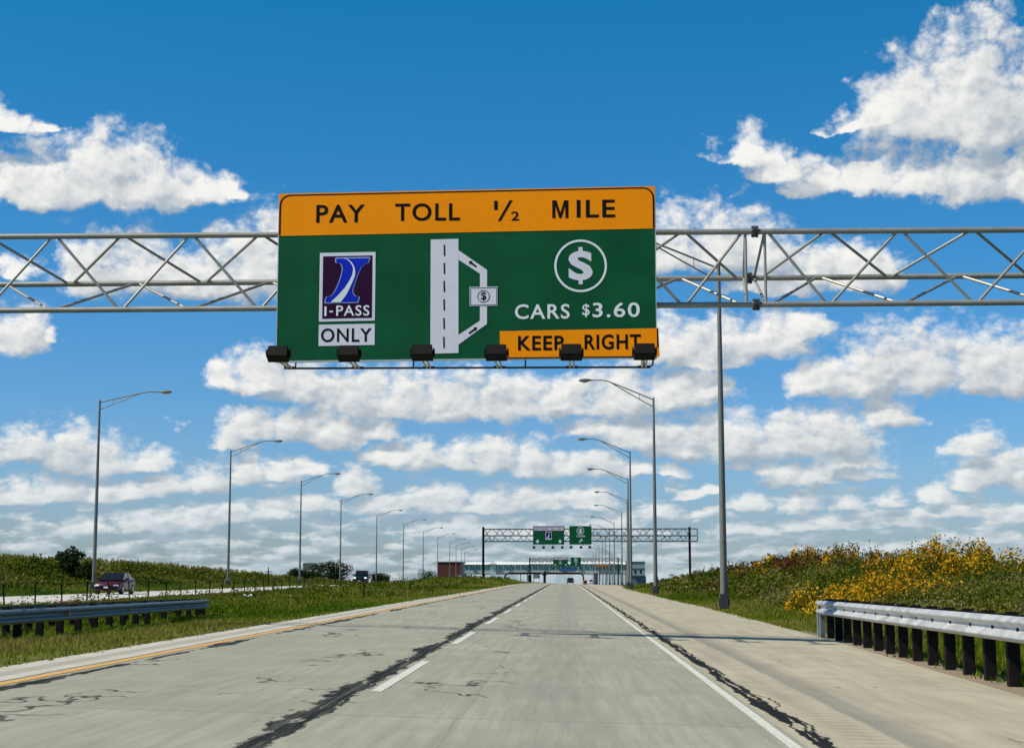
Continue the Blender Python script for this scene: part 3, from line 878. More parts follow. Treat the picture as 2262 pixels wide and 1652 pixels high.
# emblem plaque
plq = F1.poly('emblem_plaque', [(332, 440), (642, 437), (642, 809), (332, 813)], M['sign_white'], 1)
F1.poly('emblem_field', [(350, 459), (625, 456), (625, 794), (350, 797)], M['sign_purple'], 2, plq)
def em_pt(x, y):            # from the 1144-wide enlargement of the plaque to the sign drawing
    return (332 + (x - 138) * (310 / 832.0), 440 + (y - 170) * (371 / 1010.0))
outer = [(372, 240), (885, 237), (892, 262), (868, 326), (820, 345), (770, 385), (735, 450), (700, 545), (672, 630), (645, 720), (650, 770), (690, 815), (738, 820), (742, 850), (722, 915),
         (222, 920), (215, 890), (238, 822), (300, 810), (345, 770), (375, 715), (420, 610), (450, 520), (470, 430), (465, 370), (435, 330), (380, 325), (365, 300)]
cx0, cy0 = 545, 575
inner = [(x + (-14 if x > 600 - (y - 240) * 0.15 else 14) * (1 if 330 < y < 815 else 1.2), y + (18 if y < 260 else -16 if y > 880 else 0)) for x, y in outer]
F1.poly('emblem_outline', [em_pt(*q) for q in outer], M['sign_pale_blue'], 3, plq)
F1.poly('emblem_letter', [em_pt(*q) for q in inner], M['sign_blue'], 4, plq)
swl = [(497, 250), (550, 275), (600, 320), (632, 375), (640, 430), (628, 500), (590, 580), (520, 690), (430, 790), (312, 902)]
swr = [(512, 248), (562, 270), (618, 315), (652, 372), (672, 440), (668, 510), (640, 590), (590, 700), (545, 790), (462, 902)]
F1.polys('emblem_road', [[em_pt(*swl[k]), em_pt(*swr[k]), em_pt(*swr[k + 1]), em_pt(*swl[k + 1])] for k in range(len(swl) - 1)], M['sign_text'], 5, plq)
F1.words('lettering', [('I', *(362, 374), 731, 783), ('-', 390, 410, 755, 763), ('PASS', 428, 612, 726, 783)], M['sign_text'], 3, plq, 0.012)
onl = F1.poly('only_plaque', [(332, 829), (642, 826), (642, 940), (332, 944)], M['sign_white'], 1)
F1.words('lettering', [('ONLY', 345, 625, 849, 924)], M['sign_black'], 2, onl, 0.014)
# lane diagram
rd = F1.poly('road_diagram', [(947, 372), (1100, 369), (1103, 987), (949, 990)], M['sign_white'], 1)
for a, b in ((402, 462), (500, 560), (598, 658), (697, 757), (798, 858), (900, 960)): F1.poly('diagram_dash', [(1018, a), (1026, a), (1028, b), (1020, b)], M['sign_black'], 2, rd)
F1.polys('diagram_branch', [[(1101, 432), (1258, 540), (1219, 560), (1101, 483)], [(1258, 540), (1258, 832), (1219, 815), (1219, 560)], [(1258, 832), (1103, 942), (1103, 890), (1219, 815)]], M['sign_white'], 1, rd)
def arrow(cx, cy, L, ang, wid=5, hw=13, hl=17):
    c, s_ = math.cos(ang), math.sin(ang)
    tr = lambda a, b: (cx + a * c - b * s_, cy + a * s_ + b * c)
    return [[tr(-L, -wid), tr(L - hl, -wid), tr(L - hl, wid), tr(-L, wid)], [tr(L - hl, -hw), tr(L, 0), tr(L - hl, hw)]]
F1.polys('diagram_arrow', arrow(1178, 507, 26, math.radians(180 + 36)), M['sign_black'], 2, rd)
F1.polys('diagram_arrow', arrow(1182, 867, 28, math.radians(-36)), M['sign_black'], 2, rd)
bt = F1.poly('diagram_booth', [(1162, 632), (1316, 631), (1316, 735), (1163, 736)], M['sign_white'], 2, rd)
F1.polys('diagram_border', [[(1166, 636), (1312, 635), (1312, 638), (1166, 639)], [(1166, 729), (1312, 728), (1312, 731), (1166, 732)], [(1166, 636), (1169, 636), (1169, 732), (1166, 732)], [(1309, 636), (1312, 636), (1312, 732), (1309, 732)]], M['sign_green'], 3, rd)
F1.ring('diagram_ring', 1239, 684, 30, 33.5, M['sign_black'], 3, rd)
F1.words('diagram_dollar', [('$', 1224, 1254, 660, 708)], M['sign_black'], 3, rd, 0.018)
# price
F1.ring('dollar_ring', 1768, 522, 131, 143, M['sign_text'], 1)
ds = F1.words('dollar_symbol', [('S', 1702, 1834, 441, 601)], M['sign_white'], 1, None, 0.040)
for a, b in ((420, 470), (572, 622)): F1.poly('dollar_bar', [(1757, a), (1779, a), (1779, b), (1757, b)], M['sign_white'], 0.7, ds)
F1.words('lettering', [('CARS', 1410, 1708, 728, 808), ('$', 1776, 1816, 729, 800), ('3.60', 1832, 2086, 722, 802)], M['sign_text'], 1, None, 0.014)
kp = F1.poly('advice_panel', [(1328, 872), (2184, 863), (2190, 1017), (1329, 1020)], M['sign_orange'], 3)
F1.polys('border', [[(2176, 864), (2184, 863), (2184, 966), (2176, 966)], [(1329, 1014), (2150, 1012), (2150, 1018), (1329, 1020)]], M['sign_black'], 4, kp)
F1.words('lettering', [('KEEP', 1427, 1675, 899, 977), ('RIGHT', 1787, 2090, 894, 976)], M['sign_black'], 4, kp, 0.022)

# sign lights on their pipe
def sign_light(root, c, foot, w, h, dep):
    """a squat floodlight facing back and up at the sign, on two arms from the pipe"""
    Mx = Matrix.Rotation(R(-24), 3, 'X')
    mb = MB(); mb.box(c, (w, dep, h), Mx, 0.9); mb.box(Vector(c) + Vector((0, 0, -h * 0.02)), (w * 1.04, dep * 0.5, h * 0.16), Mx)
    for s_ in (-1, 1): mb.box(Vector(c) + Vector((s_ * w * 0.53, 0.02, 0)), (0.03, dep * 0.7, h * 0.5), Mx)
    mb.build('housing', M['black'], root, bevel=0.012)
    MB().box(Vector(c) + Mx @ Vector((0, dep * 0.5 + 0.008, h * 0.1)), (w * 0.86, 0.012, h * 0.7), Mx).build('lens', M['lamp_glass'], root)
    for s_ in (-1, 1):
        MB().path([Vector(foot) + Vector((s_ * 0.035, 0, 0)), Vector(c) + Vector((s_ * 0.05, 0.05, -h * 0.42))], 0.022, 6).build('bracket', M['galv'], root)
    MB().box(foot, (0.24, 0.10, 0.045)).build('clamp', M['black'], root)

def zp(zx, zy, Y):           # from the enlargement of the sign (region 600..1560, 400..900 of the photo) to the world
    return at((600 + zx * 0.42440) / 1.05217, (400 + zy * 0.42440) / 1.05217, Y)
rail = empty('light_pipe', (0, 0, 0)); tag(rail, 'thin dark pipe hanging just below the big toll sign, carrying its six floodlights', 'light rail')
ra, rb_ = zp(165, 1075, 32.3), zp(2145, 1068, 31.95)
MB().path([ra, (ra + rb_) / 2, rb_], 0.022, 8).build('pipe', M['dark_steel'], rail, smooth=True)
MB().path([rb_, rb_ + Vector((0.06, -0.02, 0.05)), rb_ + Vector((0.07, -0.03, 0.22))], 0.018, 6).build('conduit', M['dark_steel'], rail, smooth=True)
for t in (0.02, 0.35, 0.66, 0.985):
    p = ra.lerp(rb_, t)
    MB().tube(p, p + Vector((0, 0.12, 0.28)), 0.016, n=6).build('hanger', M['dark_steel'], rail)
L1 = [(110, 995, 175, 1072), (497, 993, 545, 1072), (900, 988, 935, 1070), (1305, 988, 1322, 1069), (1715, 986, 1718, 1068), (2116, 983, 2113, 1067)]
for k, (zx, zy, fx, fy) in enumerate(L1):
    Yc = 31.95 - 0.35 * k / 5 - 1.05
    r = empty('sign_light', zp(fx, fy, 32.3 - 0.35 * k / 5)); base = r.location.copy()
    wh = ['leftmost of the six', 'below the ONLY plaque', 'left of the lane diagram foot', 'right of the lane diagram foot', 'between KEEP and RIGHT', 'rightmost of the six'][k]
    tag(r, 'black floodlight under the big toll sign, ' + wh, 'sign light', 'floodlights under the big toll sign')
    sign_light(r, zp(zx, zy, Yc) - base, Vector((0, 0, 0)), 0.425, 0.25, 0.26)

# ------------------------------------------------------------------ the two gantries farther down the road
def d4(zx, zy): return ((1220 + zx * 0.0795756) / 1.05217, (1210 + zy * 0.0795756) / 1.05217)   # enlargement of the middle gantry's signs
def plain_sign(name, x0, x1, y0, y1, Y, label):
    a, b = at(x0, y1, Y), at(x1, y1, Y)
    H = at(x0, y0, Y).z - a.z
    r = empty(name, (a.x, Y, a.z)); tag(r, label, 'road sign', 'green signs on the distant gantries')
    W = b.x - a.x
    MB().rect(0, W, 0, H, 0, 0.06).build('sign_panel', M['sign_green'], r)
    return r, W, H

def electronic_sign(x0, x1, y0, y1, Y, label):
    r, W, H = plain_sign('electronic_toll_sign', x0, x1, y0, y1, Y, label)
    F = Face(r, W, H, lambda q: 155, lambda q: 690, 240, 1145)
    hd = F.poly('header_panel', [(240, 150), (1145, 150), (1145, 302), (240, 302)], M['sign_purple_far'], 2, None, 0.01)
    F.poly('header_field', [(262, 183), (1118, 183), (1118, 278), (262, 278)], M['sign_white'], 5, hd, 0.01)
    F.words('lettering', [('ELECTRONIC', 282, 700, 200, 262), ('TOLL', 735, 880, 200, 262), ('ONLY', 915, 1098, 200, 262)], M['sign_black'], 9, hd, 0.012)
    pq = F.poly('emblem_plaque', [(600, 316), (778, 316), (778, 545), (600, 545)], M['sign_white'], 2, None, 0.01)
    F.poly('emblem_field', [(614, 330), (764, 330), (764, 505), (614, 505)], M['sign_purple'], 5, pq, 0.01)
    F.poly('emblem_letter', [(655, 338), (755, 338), (725, 390), (712, 440), (726, 496), (630, 496), (665, 440), (680, 390)], M['sign_blue'], 8, pq, 0.01)
    F.poly('emblem_road', [(700, 350), (718, 400), (700, 450), (672, 496), (645, 496), (680, 440), (700, 400)], M['sign_text'], 11, pq, 0.01)
    for cx in (370, 1020):
        F.polys('down_arrow', [[(cx - 60, 590), (cx + 60, 590), (cx, 655)], [(cx - 20, 545), (cx + 20, 545), (cx + 20, 592), (cx - 20, 592)]], M['sign_text'], 2, None, 0.01)
    return r

def cash_sign(x0, x1, y0, y1, Y, label):
    r, W, H = plain_sign('cash_sign', x0, x1, y0, y1, Y, label)
    F = Face(r, W, H, lambda q: 150, lambda q: 690, 1300, 1945)
    F.ring('dollar_ring', 1620, 292, 97, 110, M['sign_text'], 2)
    F.words('dollar_symbol', [('$', 1565, 1675, 228, 368)], M['sign_text'], 2, None, 0.015)
    F.words('lettering', [('CASH', 1512, 1748, 415, 475)], M['sign_text'], 2, None, 0.015)
    F.polys('exit_arrow', [[(1574, 618), (1648, 546), (1664, 562), (1592, 636)], [(1602, 536), (1682, 530), (1676, 612)]], M['sign_text'], 2, None, 0.01)
    return r

def far_gantry(Y, xL, xR, xEnd, yt, ym, yb, per, rc, label, posts=True):
    T, B, Rr = line(at(xL, yt[0], Y), at(xEnd, yt[1], Y)), line(at(xL, yb[0], Y), at(xEnd, yb[1], Y)), line(at(xL, ym[0], Y + 1.5), at(xEnd, ym[1], Y + 1.5))
    g = empty('sign_gantry', (0, 0, 0)); tag(g, label, 'sign gantry')
    a, b = T(at(xL, yt[0], Y).x).x, at(xEnd, yt[1], Y).x
    tri_truss(g, T, B, Rr, a, b, a + 0.1, per, rc, rc * 0.55, M['dark_steel'])
    for px in (xL, xR):
        p = at(px, yt[0], Y + 0.5)
        MB().tube((p.x, p.y, gz1(p.x, p.y) - 0.5), (p.x, p.y, p.z + 0.25), 0.19, n=12).build('support_post', M['black'], g, smooth=True)
        MB().box((p.x, p.y, p.z + 0.30), (0.42, 0.42, 0.1)).build('post_cap', M['black'], g)
    e = at(xEnd, yt[1], Y).x
    MB().tube(T(e), B(e), rc * 0.8, n=8).build('end_frame', M['dark_steel'], g)
    return g
YG2, YG3 = 250.0, 536.0
far_gantry(YG2, 1067.6, 1523, 1540, (1168.5, 1167.5), (1183, 1183), (1195.5, 1195), 2.5, 0.085, 'dark truss gantry across the road carrying two green signs, mid distance beyond the lamps')
electronic_sign(1177.5, 1246.7, 1162, 1202.3, YG2 - 0.6, 'green sign with white ELECTRONIC TOLL ONLY header on the mid-distance gantry')
cash_sign(1258, 1306.8, 1161.5, 1202.3, YG2 - 0.6, 'green CASH exit sign with dollar circle on the mid-distance gantry')
far_gantry(YG3, 1170, 1365.7, 1372, (1233.5, 1233.5), (1238, 1238), (1246, 1246), 2.5, 0.10, 'distant truss gantry in front of the toll plaza with two tiny green signs')
electronic_sign(1221.8, 1254.5, 1230.8, 1250.4, YG3 - 0.7, 'tiny green electronic toll sign with pale header on the farthest gantry before the plaza')
cash_sign(1260.6, 1283.3, 1230.6, 1250.2, YG3 - 0.7, 'tiny green cash sign on the farthest gantry before the plaza')
ORD = ['first', 'second', 'third', 'fourth', 'fifth', 'sixth', 'seventh', 'eighth', 'ninth', 'tenth', 'eleventh', 'twelfth', 'thirteenth', 'fourteenth', 'fifteenth', 'sixteenth']
def far_lights(zxs, zy, Y, what, scale):
    n = len(zxs)
    for k, zx in enumerate(zxs):
        px, py = zx, zy
        c = at(px, py, Y - 1.3)
        r = empty('sign_light', c)
        tag(r, '%s black floodlight from the left of %d beneath %s' % (ORD[k], n, what), 'sign light', 'floodlights under the distant green signs')
        MB().box((0, 0, 0), (0.46, 0.3, 0.28), Matrix.Rotation(R(-20), 3, 'X'), 0.9).build('housing', M['black'], r)
        if scale:
            MB().tube((0, 0.05, 0.05), (0, 0.7, 0.62), 0.03, n=6).build('bracket', M['dark_steel'], r)
far_lights([d4(z, 775)[0] for z in (265, 545, 818, 1092)], d4(0, 775)[1], YG2 - 0.6, 'the mid-distance electronic toll sign', True)
far_lights([d4(z, 772)[0] for z in (1350, 1638, 1898)], d4(0, 772)[1], YG2 - 0.6, 'the mid-distance cash sign', True)
far_lights([1223, 1233, 1243, 1253], 1254.5, YG3 - 0.7, 'the farthest electronic toll sign', False)
far_lights([1262, 1272, 1282], 1254.5, YG3 - 0.7, 'the farthest cash sign', False)

# ------------------------------------------------------------------ street lamps
LAMP_H = 14.2
def make_lamp(side, rise, label, group, H=LAMP_H, arm=4.45):
    """side is the way the arm reaches over the road: +1 to the right, -1 to the left"""
    root = empty('street_lamp'); tag(root, label, 'street lamp', group)
    mb = MB(); mb.box((0, 0, -0.25), (0.60, 0.60, 0.46)); mb.build('foundation', M['concrete'], root, bevel=0.02)
    mb = MB(); mb.box((0, 0, 0.36), (0.38, 0.38, 0.60), None, 0.86); mb.box((0, 0, 0.32), (0.46, 0.26, 0.30))
    mb.build('base_box', M['dark_steel'], root, bevel=0.02)
    MB().path([(0, 0, 0.62), (0, 0, 1.6), (0, 0, H * 0.5), (0, 0, H)], [0.15, 0.145, 0.12, 0.075], 16).build('pole', M['pole'], root, smooth=True)
    MB().path([(0, 0, H), (0, 0, H + 0.10)], [0.085, 0.05], 12).build('pole_cap', M['pole'], root, smooth=True)
    MB().box((0.135, -0.10, 1.15), (0.10, 0.06, 0.30)).build('hand_hole_cover', M['dark_steel'], root)
    za, zb = H - 0.10, H - 0.62
    up, lo = [], []
    for k in range(13):
        t = k / 12
        x = side * arm * t
        up.append((x, 0, za + rise * (1 - (1 - min(t / 0.80, 1)) ** 1.06)))
    tm = 0.70
    zj = za + rise * (1 - (1 - tm / 0.80) ** 1.06)
    lo = [(side * arm * tm * k / 8, 0, zb + (zj - zb) * (k / 8) ** 1.05) for k in range(9)]
    am = MB().path(up, [0.042] * 13, 8).build('arm', M['pole'], root, smooth=True)
    MB().path(lo, 0.034, 8).build('brace', M['pole'], am, smooth=True)
    x = side * arm * 0.23
    MB().tube((x, 0, zb + (zj - zb) * (0.23 / tm)), (x, 0, za + rise * (1 - (1 - 0.23 / 0.80) ** 1.06)), 0.018, n=6).build('strut', M['pole'], am)
    # cobra head
    z = za + rise
    hd = empty('lamp_head', (side * arm, 0, z)); hd.parent = root
    secs = []
    for t, w, h0, h1 in ((-0.05, 0.05, -0.04, 0.05), (0.10, 0.07, -0.06, 0.08), (0.30, 0.13, -0.09, 0.12), (0.60, 0.17, -0.11, 0.13), (0.85, 0.15, -0.10, 0.10), (1.0, 0.08, -0.06, 0.05)):
        secs.append([(side * t, w * math.cos(a), (h1 if math.sin(a) > 0 else -h0) * math.sin(a)) for a in [2 * math.pi * k / 12 for k in range(12)]])
    MB().loft(secs).build('lamp_shade', M['pole'], hd, smooth=True)
    lens = []
    for t, w, d in ((0.30, 0.10, 0.0), (0.45, 0.14, 0.08), (0.65, 0.14, 0.09), (0.85, 0.10, 0.0)):
        lens.append([(side * t, w * math.cos(a), -0.10 - (d if math.sin(a) < 0 else 0) * -math.sin(a)) for a in [2 * math.pi * k / 10 for k in range(10)]])
    MB().loft(lens).build('lens', M['lamp_glass'], hd, smooth=True)
    return root

def lamp_spot(px_top, py_top, px_base, ):
    """how far a lamp of the common height stands, from where the top of its pole is seen"""
    Y = 150.0
    for _ in range(40):
        p = at(px_top, py_top, Y)
        z = gz1(p.x, Y) + LAMP_H
        Y = Y * (z - CAM_H) / (p.z - CAM_H) if p.z > CAM_H else Y
        Y = min(max(Y, 20), 1500)
    p = at(px_top, py_top, Y)
    return p.x, Y

right_tops = [(1587, 588), (1443.5, 880), (1391.5, 998), (1387, 1058), (1385, 1104), (1373, 1131), (1356.5, 1154), (1346.5, 1170), (1337.5, 1185), (1331, 1195), (1323, 1204), (1316, 1211), (1310, 1217)]
left_tops = [(220.5, 886), (510, 996), (665.5, 1063), (753.5, 1105), (832.5, 1138), (891.5, 1157), (935, 1173.5), (967, 1186), (993.5, 1197), (1007.5, 1205), (1019, 1212), (1026, 1219)]
GR, GL = 'street lamps along the right verge', 'street lamps beyond the opposite carriageway'
def lamp_label(k, side):
    if side > 0:
        if k == 0: return 'nearest grey street lamp at the right verge, its arm passing behind the big gantry'
        return '%s grey street lamp along the right verge, counted from the nearest, arm reaching left' % ORD[k]
    if k == 0: return 'nearest street lamp beyond the opposite carriageway, standing beside the dark red car'
    return '%s street lamp beyond the opposite carriageway, counted from the nearest, arm reaching right' % ORD[k]
protoR = make_lamp(-1, 1.45, 'x', GR)
protoL = make_lamp(1, 1.15, 'x', GL)
for side, proto, tops, grp in ((1, protoR, right_tops, GR), (-1, protoL, left_tops, GL)):
    kids = list(bpy.data.objects)
    for k, (px, py) in enumerate(tops):
        x, Y = lamp_spot(px, py, px)
        if k == 0 and side < 0: o = make_lamp(1, 0.78, 'x', GL)
        elif k == (0 if side > 0 else 1): o = proto
        else: o = copy_tree(proto, links=kids)
        o.location = (x, Y, gz1(x, Y))
        o['label'] = lamp_label(k, side)

# ------------------------------------------------------------------ W-beam guardrails
PROF = [(0.0, 0.156), (0.022, 0.150), (0.076, 0.112), (0.084, 0.100), (0.084, 0.086), (0.076, 0.072), (0.008, 0.026), (0.0, 0.014), (0.0, -0.014), (0.008, -0.026), (0.076, -0.072), (0.084, -0.086), (0.084, -0.100), (0.076, -0.112), (0.022, -0.150), (0.0, -0.156)]
def w_beam(pts, name, mat_, parent, face=-1):
    """pts: centre line; face is the side (in local left/right of the run) that carries the corrugation outwards"""
    pts = [Vector(p) for p in pts]
    secs = []
    for i, p in enumerate(pts):
        t = (pts[min(i + 1, len(pts) - 1)] - pts[max(i - 1, 0)]); t.z = 0; t.normalize()
        nrm = Vector((t.y, -t.x, 0)) * face
        fr = [p + nrm * d + Vector((0, 0, z)) for d, z in PROF]
        bk = [p + nrm * (d - 0.006) + Vector((0, 0, z)) for d, z in reversed(PROF)]
        secs.append(fr + bk)
    o = MB().loft(secs).build(name, mat_, parent, smooth=True)
    try: o.data.set_sharp_from_angle(angle=R(22))
    except Exception: pass
    return o

gr = empty('guardrail', (0, 0, 0)); tag(gr, 'bright zinc corrugated guardrail on dark posts at the right edge of the shoulder', 'guardrail')
def rr_x(Y): return 5.33 + 0.0182 * (Y - 18.4)
def rr_z(Y): return 0.595 - 0.0040 * (Y - 18.4)
pts = [(rr_x(Y), Y, rr_z(Y)) for Y in np.linspace(9, 35.6, 24)] + [(rr_x(36.4) + 0.05, 36.4, rr_z(36.4)), (rr_x(36.9) + 0.16, 36.9, rr_z(36.9) + 0.01)]
w_beam(pts, 'rail', M['rail'], gr, -1)
for j, Y in enumerate(np.arange(9.6, 36.4, 1.2)):
    x = rr_x(Y) + 0.24
    z0 = gz1(x, Y) - 0.15; z1 = rr_z(Y) + 0.19
    MB().box((x, Y, (z0 + z1) / 2), (0.15, 0.125, z1 - z0)).build('post', M['post'], gr, bevel=0.008)
    MB().box((x - 0.16, Y, rr_z(Y) + 0.01), (0.17, 0.11, 0.32)).build('blockout', M['post'], gr)
for Y in (36.35, 36.75):
    x = rr_x(Y) + 0.10
    z0 = gz1(x, Y) - 0.1
    MB().box((x, Y, (z0 + rr_z(Y)) / 2), (0.10, 0.14, rr_z(Y) - z0)).build('end_post', M['rail_old'], gr)
# reflector bolts on the splice joints
for Y in (14.2, 17.9, 21.6, 25.3, 29.0, 32.7):
    mb = MB()
    for a in (-0.1, 0.1):
        for zz in (-0.03, 0.03): mb.tube((rr_x(Y + a) - 0.02, Y + a, rr_z(Y) + zz), (rr_x(Y + a) + 0.03, Y + a, rr_z(Y) + zz), 0.018, n=6)
    mb.build('splice_bolts', M['galv'], gr)

gl = empty('guardrail', (0, 0, 0)); tag(gl, 'shaded grey guardrail in the grass median, its rounded end curling back to a rear rail', 'guardrail')
fr = [(-11.2, 17), (-11.4, 24), (-11.6, 31), (-11.85, 39), (-12.25, 47), (-12.55, 53), (-12.75, 56.0), (-13.0, 57.5), (-13.35, 58.1), (-13.8, 58.0), (-14.1, 57.3), (-14.2, 56.3), (-14.0, 50), (-13.7, 40), (-13.4, 31), (-13.1, 22), (-12.9, 17)]
def lz(Y): return 0.375 - 0.0056 * (Y - 31)
from mathutils.geometry import interpolate_bezier
def smooth_path(p, n=6):
    out = []
    P = [Vector((a, b, 0)) for a, b in p]
    for i in range(len(P) - 1):
        t0 = (P[i + 1] - P[max(i - 1, 0)]) / 2; t1 = (P[min(i + 2, len(P) - 1)] - P[i]) / 2
        L = (P[i + 1] - P[i]).length
        t0 = t0.normalized() * L if t0.length else t0; t1 = t1.normalized() * L if t1.length else t1
        out += list(interpolate_bezier(P[i], P[i] + t0 / 3, P[i + 1] - t1 / 3, P[i + 1], n))[:-1]
    out.append(P[-1])
    return out
lp = smooth_path(fr)
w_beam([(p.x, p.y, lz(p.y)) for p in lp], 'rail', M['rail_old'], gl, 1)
acc, last, kcount = 0.0, lp[0], 0
for i in range(1, len(lp) - 1):
    acc += (lp[i] - last).length; last = lp[i]
    if acc > 1.3:
        acc = 0
        t = (lp[i + 1] - lp[i - 1]).normalized(); n_ = Vector((-t.y, t.x, 0))
        c = lp[i] + n_ * 0.14
        z0 = gz1(c.x, c.y) - 0.15; z1 = lz(c.y) + 0.14
        Mr = Matrix.Rotation(math.atan2(t.y, t.x), 3, 'Z')
        MB().box((c.x, c.y, (z0 + z1) / 2), (0.18, 0.14, z1 - z0), Mr).build('post', M['post'], gl)
        if kcount % 4 == 1:
            q = lp[i] - n_ * 0.075
            MB().box((q.x, q.y, lz(c.y)), (0.16, 0.02, 0.11), Mr).build('reflector', M['orange'], gl)
        kcount += 1

# ------------------------------------------------------------------ cable barrier beside the far carriageway
cb = empty('cable_barrier', (0, 0, 0)); tag(cb, 'long line of thin dark steel posts with cables beside the far carriageway', 'cable barrier')
CX = -21.75
cys = np.arange(40, 330, 3.55)
for Y in cys:
    z = gz1(CX, Y); j = random.uniform(-0.07, 0.07)
    MB().tube((CX, Y, z - 0.1), (CX + j, Y + j, z + 1.0 + 1.5 * j), 0.033, n=6).build('post', M['post'], cb)
for h in (0.55, 0.72, 0.92):
    MB().path([(CX - 0.05, Y, gz1(CX, Y) + h) for Y in cys], 0.006, 5).build('cable', M['dark_steel'], cb)

# ------------------------------------------------------------------ slim marker posts in the median
for (px, pyb, Y, h, what) in ((804, 1325, 88, 1.18, 'below the oncoming black truck'), (994, 1296, 165, 1.2, 'left of the brick building'), (1117, 1287, 270, 1.2, 'just past the mid-distance gantry leg')):
    p = at(px, 1290, Y); x = p.x
    r = empty('marker_post', (x, Y, gz1(x, Y))); tag(r, 'slim dark marker post in the median grass, ' + what, 'marker post', 'marker posts in the median')
    MB().box((0, 0, h / 2), (0.075, 0.05, h), None, 0.85).build('post', M['post'], r)
    MB().box((0, -0.03, h - 0.12), (0.075, 0.012, 0.14)).build('reflector', M['dark_steel'], r)

# ------------------------------------------------------------------ vehicles
def vehicle(name, label, cat, L, W, H, paint, belt, hood, cab0, cab1, roof0, roof1, wheel_r, truck=False, lights_on=False):
    """front of the vehicle points along local -y; y runs from 0 (front bumper) to L"""
    root = empty(name); tag(root, label, cat)
    w = W / 2
    def sec(y, hw, zb, zt, cr=0.10):
        return [(-hw * 0.94, y, zb), (-hw, y, zb + 0.12), (-hw, y, zt - cr), (-hw + cr, y, zt), (hw - cr, y, zt), (hw, y, zt - cr), (hw, y, zb + 0.12), (hw * 0.94, y, zb)]
    zb = wheel_r * 0.75
    secs = [sec(0.0, w * 0.80, zb + 0.12, hood - 0.22), sec(0.12, w * 0.92, zb, hood - 0.12), sec(0.5, w, zb, hood - 0.04), sec(cab0, w, zb, hood), sec(cab0 + 0.25, w, zb, belt),
            sec(L * 0.7, w, zb, belt), sec(L - 0.4, w * 0.98, zb, belt), sec(L - 0.1, w * 0.93, zb + 0.05, belt - 0.03), sec(L, w * 0.86, zb + 0.15, belt - 0.12)]
    MB().loft(secs).build('body', paint, root, smooth=True)
    def cs(y, hw, z): return [(-hw, y, z), (hw, y, z)]
    rt = 0.76
    a, b, c, d = (cab0, w * 0.93, belt - 0.02), (roof0, w * rt, H), (roof1, w * rt, H), (cab1, w * 0.92, belt - 0.02)
    mb = MB()
    P = [(s * q[1], q[0], q[2]) for s in (-1, 1) for q in (a, b, c, d)]
    mb.add(P, [(0, 1, 2, 3), (7, 6, 5, 4), (0, 4, 5, 1), (1, 5, 6, 2), (2, 6, 7, 3), (3, 7, 4, 0)])
    mb.build('cabin', paint, root, bevel=0.05)
    def pane(nm, quad, off):
        q = [Vector(x) for x in quad]
        n = (q[1] - q[0]).cross(q[3] - q[0]).normalized()
        c0 = sum(q, Vector()) / 4
        q = [c0 + (x - c0) * 0.88 for x in q]
        m_ = MB(); m_.add([x + n * off for x in q] + [x + n * (off - 0.02) for x in q], [(0, 1, 2, 3), (7, 6, 5, 4), (0, 4, 5, 1), (1, 5, 6, 2), (2, 6, 7, 3), (3, 7, 4, 0)])
        m_.build(nm, M['glass_dark'], root)
    pane('windscreen', [P[0], P[4], P[5], P[1]], 0.012)
    pane('rear_window', [P[7], P[3], P[2], P[6]], 0.012)
    for s, q in ((-1, P[0:4]), (1, P[4:8])):
        mid0 = [q[0][i] * 0.45 + q[3][i] * 0.55 for i in range(3)]; mid1 = [q[1][i] * 0.45 + q[2][i] * 0.55 for i in range(3)]
        for quad in ([q[0], q[1], mid1, mid0], [mid0, mid1, q[2], q[3]]):
            pane('side_window', quad if s < 0 else [quad[0], quad[3], quad[2], quad[1]], 0.012)
    for y in (L * 0.19, L * 0.80):
        for s in (-1, 1):
            x = s * (w - 0.10)
            wb = MB().path([(x - 0.11, y, wheel_r), (x + 0.11, y, wheel_r)], wheel_r, 20).build('wheel', M['tyre'], root, smooth=True)
            MB().path([(x + s * 0.10, y, wheel_r), (x + s * 0.122, y, wheel_r)], wheel_r * 0.62, 14).build('rim', M['rim'], wb, smooth=True)
    hl = mat('headlight_lens', (0.8, 0.8, 0.8), 0.15, 0.0, emit=(1, 0.97, 0.9, 2.5) if lights_on else None)
    for s in (-1, 1):
        MB().box((s * w * 0.70, 0.10, hood - 0.27), (0.34 if not truck else 0.26, 0.22, 0.14), Matrix.Rotation(s * 0.25, 3, 'Z')).build('headlight', hl, root, bevel=0.02)
        MB().box((s * w * 0.78, L - 0.05, belt - 0.22), (0.24, 0.14, 0.26)).build('tail_light', mat('tail_lamp_red', (0.35, 0.01, 0.01), 0.3), root, bevel=0.02)
        mr = MB(); mr.box((s * (w + 0.12), cab0 + 0.45, belt + 0.08), (0.22 if not truck else 0.26, 0.12, 0.15 if not truck else 0.26)); mr.box((s * (w + 0.0), cab0 + 0.45, belt + 0.03), (0.12, 0.06, 0.05))
        mr.build('mirror', paint, root, bevel=0.01)
    MB().box((0, 0.02, hood - 0.36), (w * 1.05, 0.10, 0.20)).build('grille', M['black'], root)
    MB().box((0, -0.01, zb + 0.19), (w * 1.7, 0.16, 0.20)).build('front_bumper', M['black'], root, bevel=0.03)
    MB().box((0, L + 0.01, zb + 0.22), (w * 1.7, 0.14, 0.22)).build('rear_bumper', M['black'], root, bevel=0.03)
    MB().box((0, -0.10, zb + 0.22), (0.30, 0.02, 0.12)).build('number_plate', M['sign_white'], root)
    MB().box((0, L * 0.5, zb + 0.05), (W * 0.9, L * 0.9, 0.12)).build('underbody', M['black'], root)
    return root
paint_red = mat('car_paint_dark_red', (0.065, 0.003, 0.008), 0.35, 0.1, 0.05, coat=0.25)
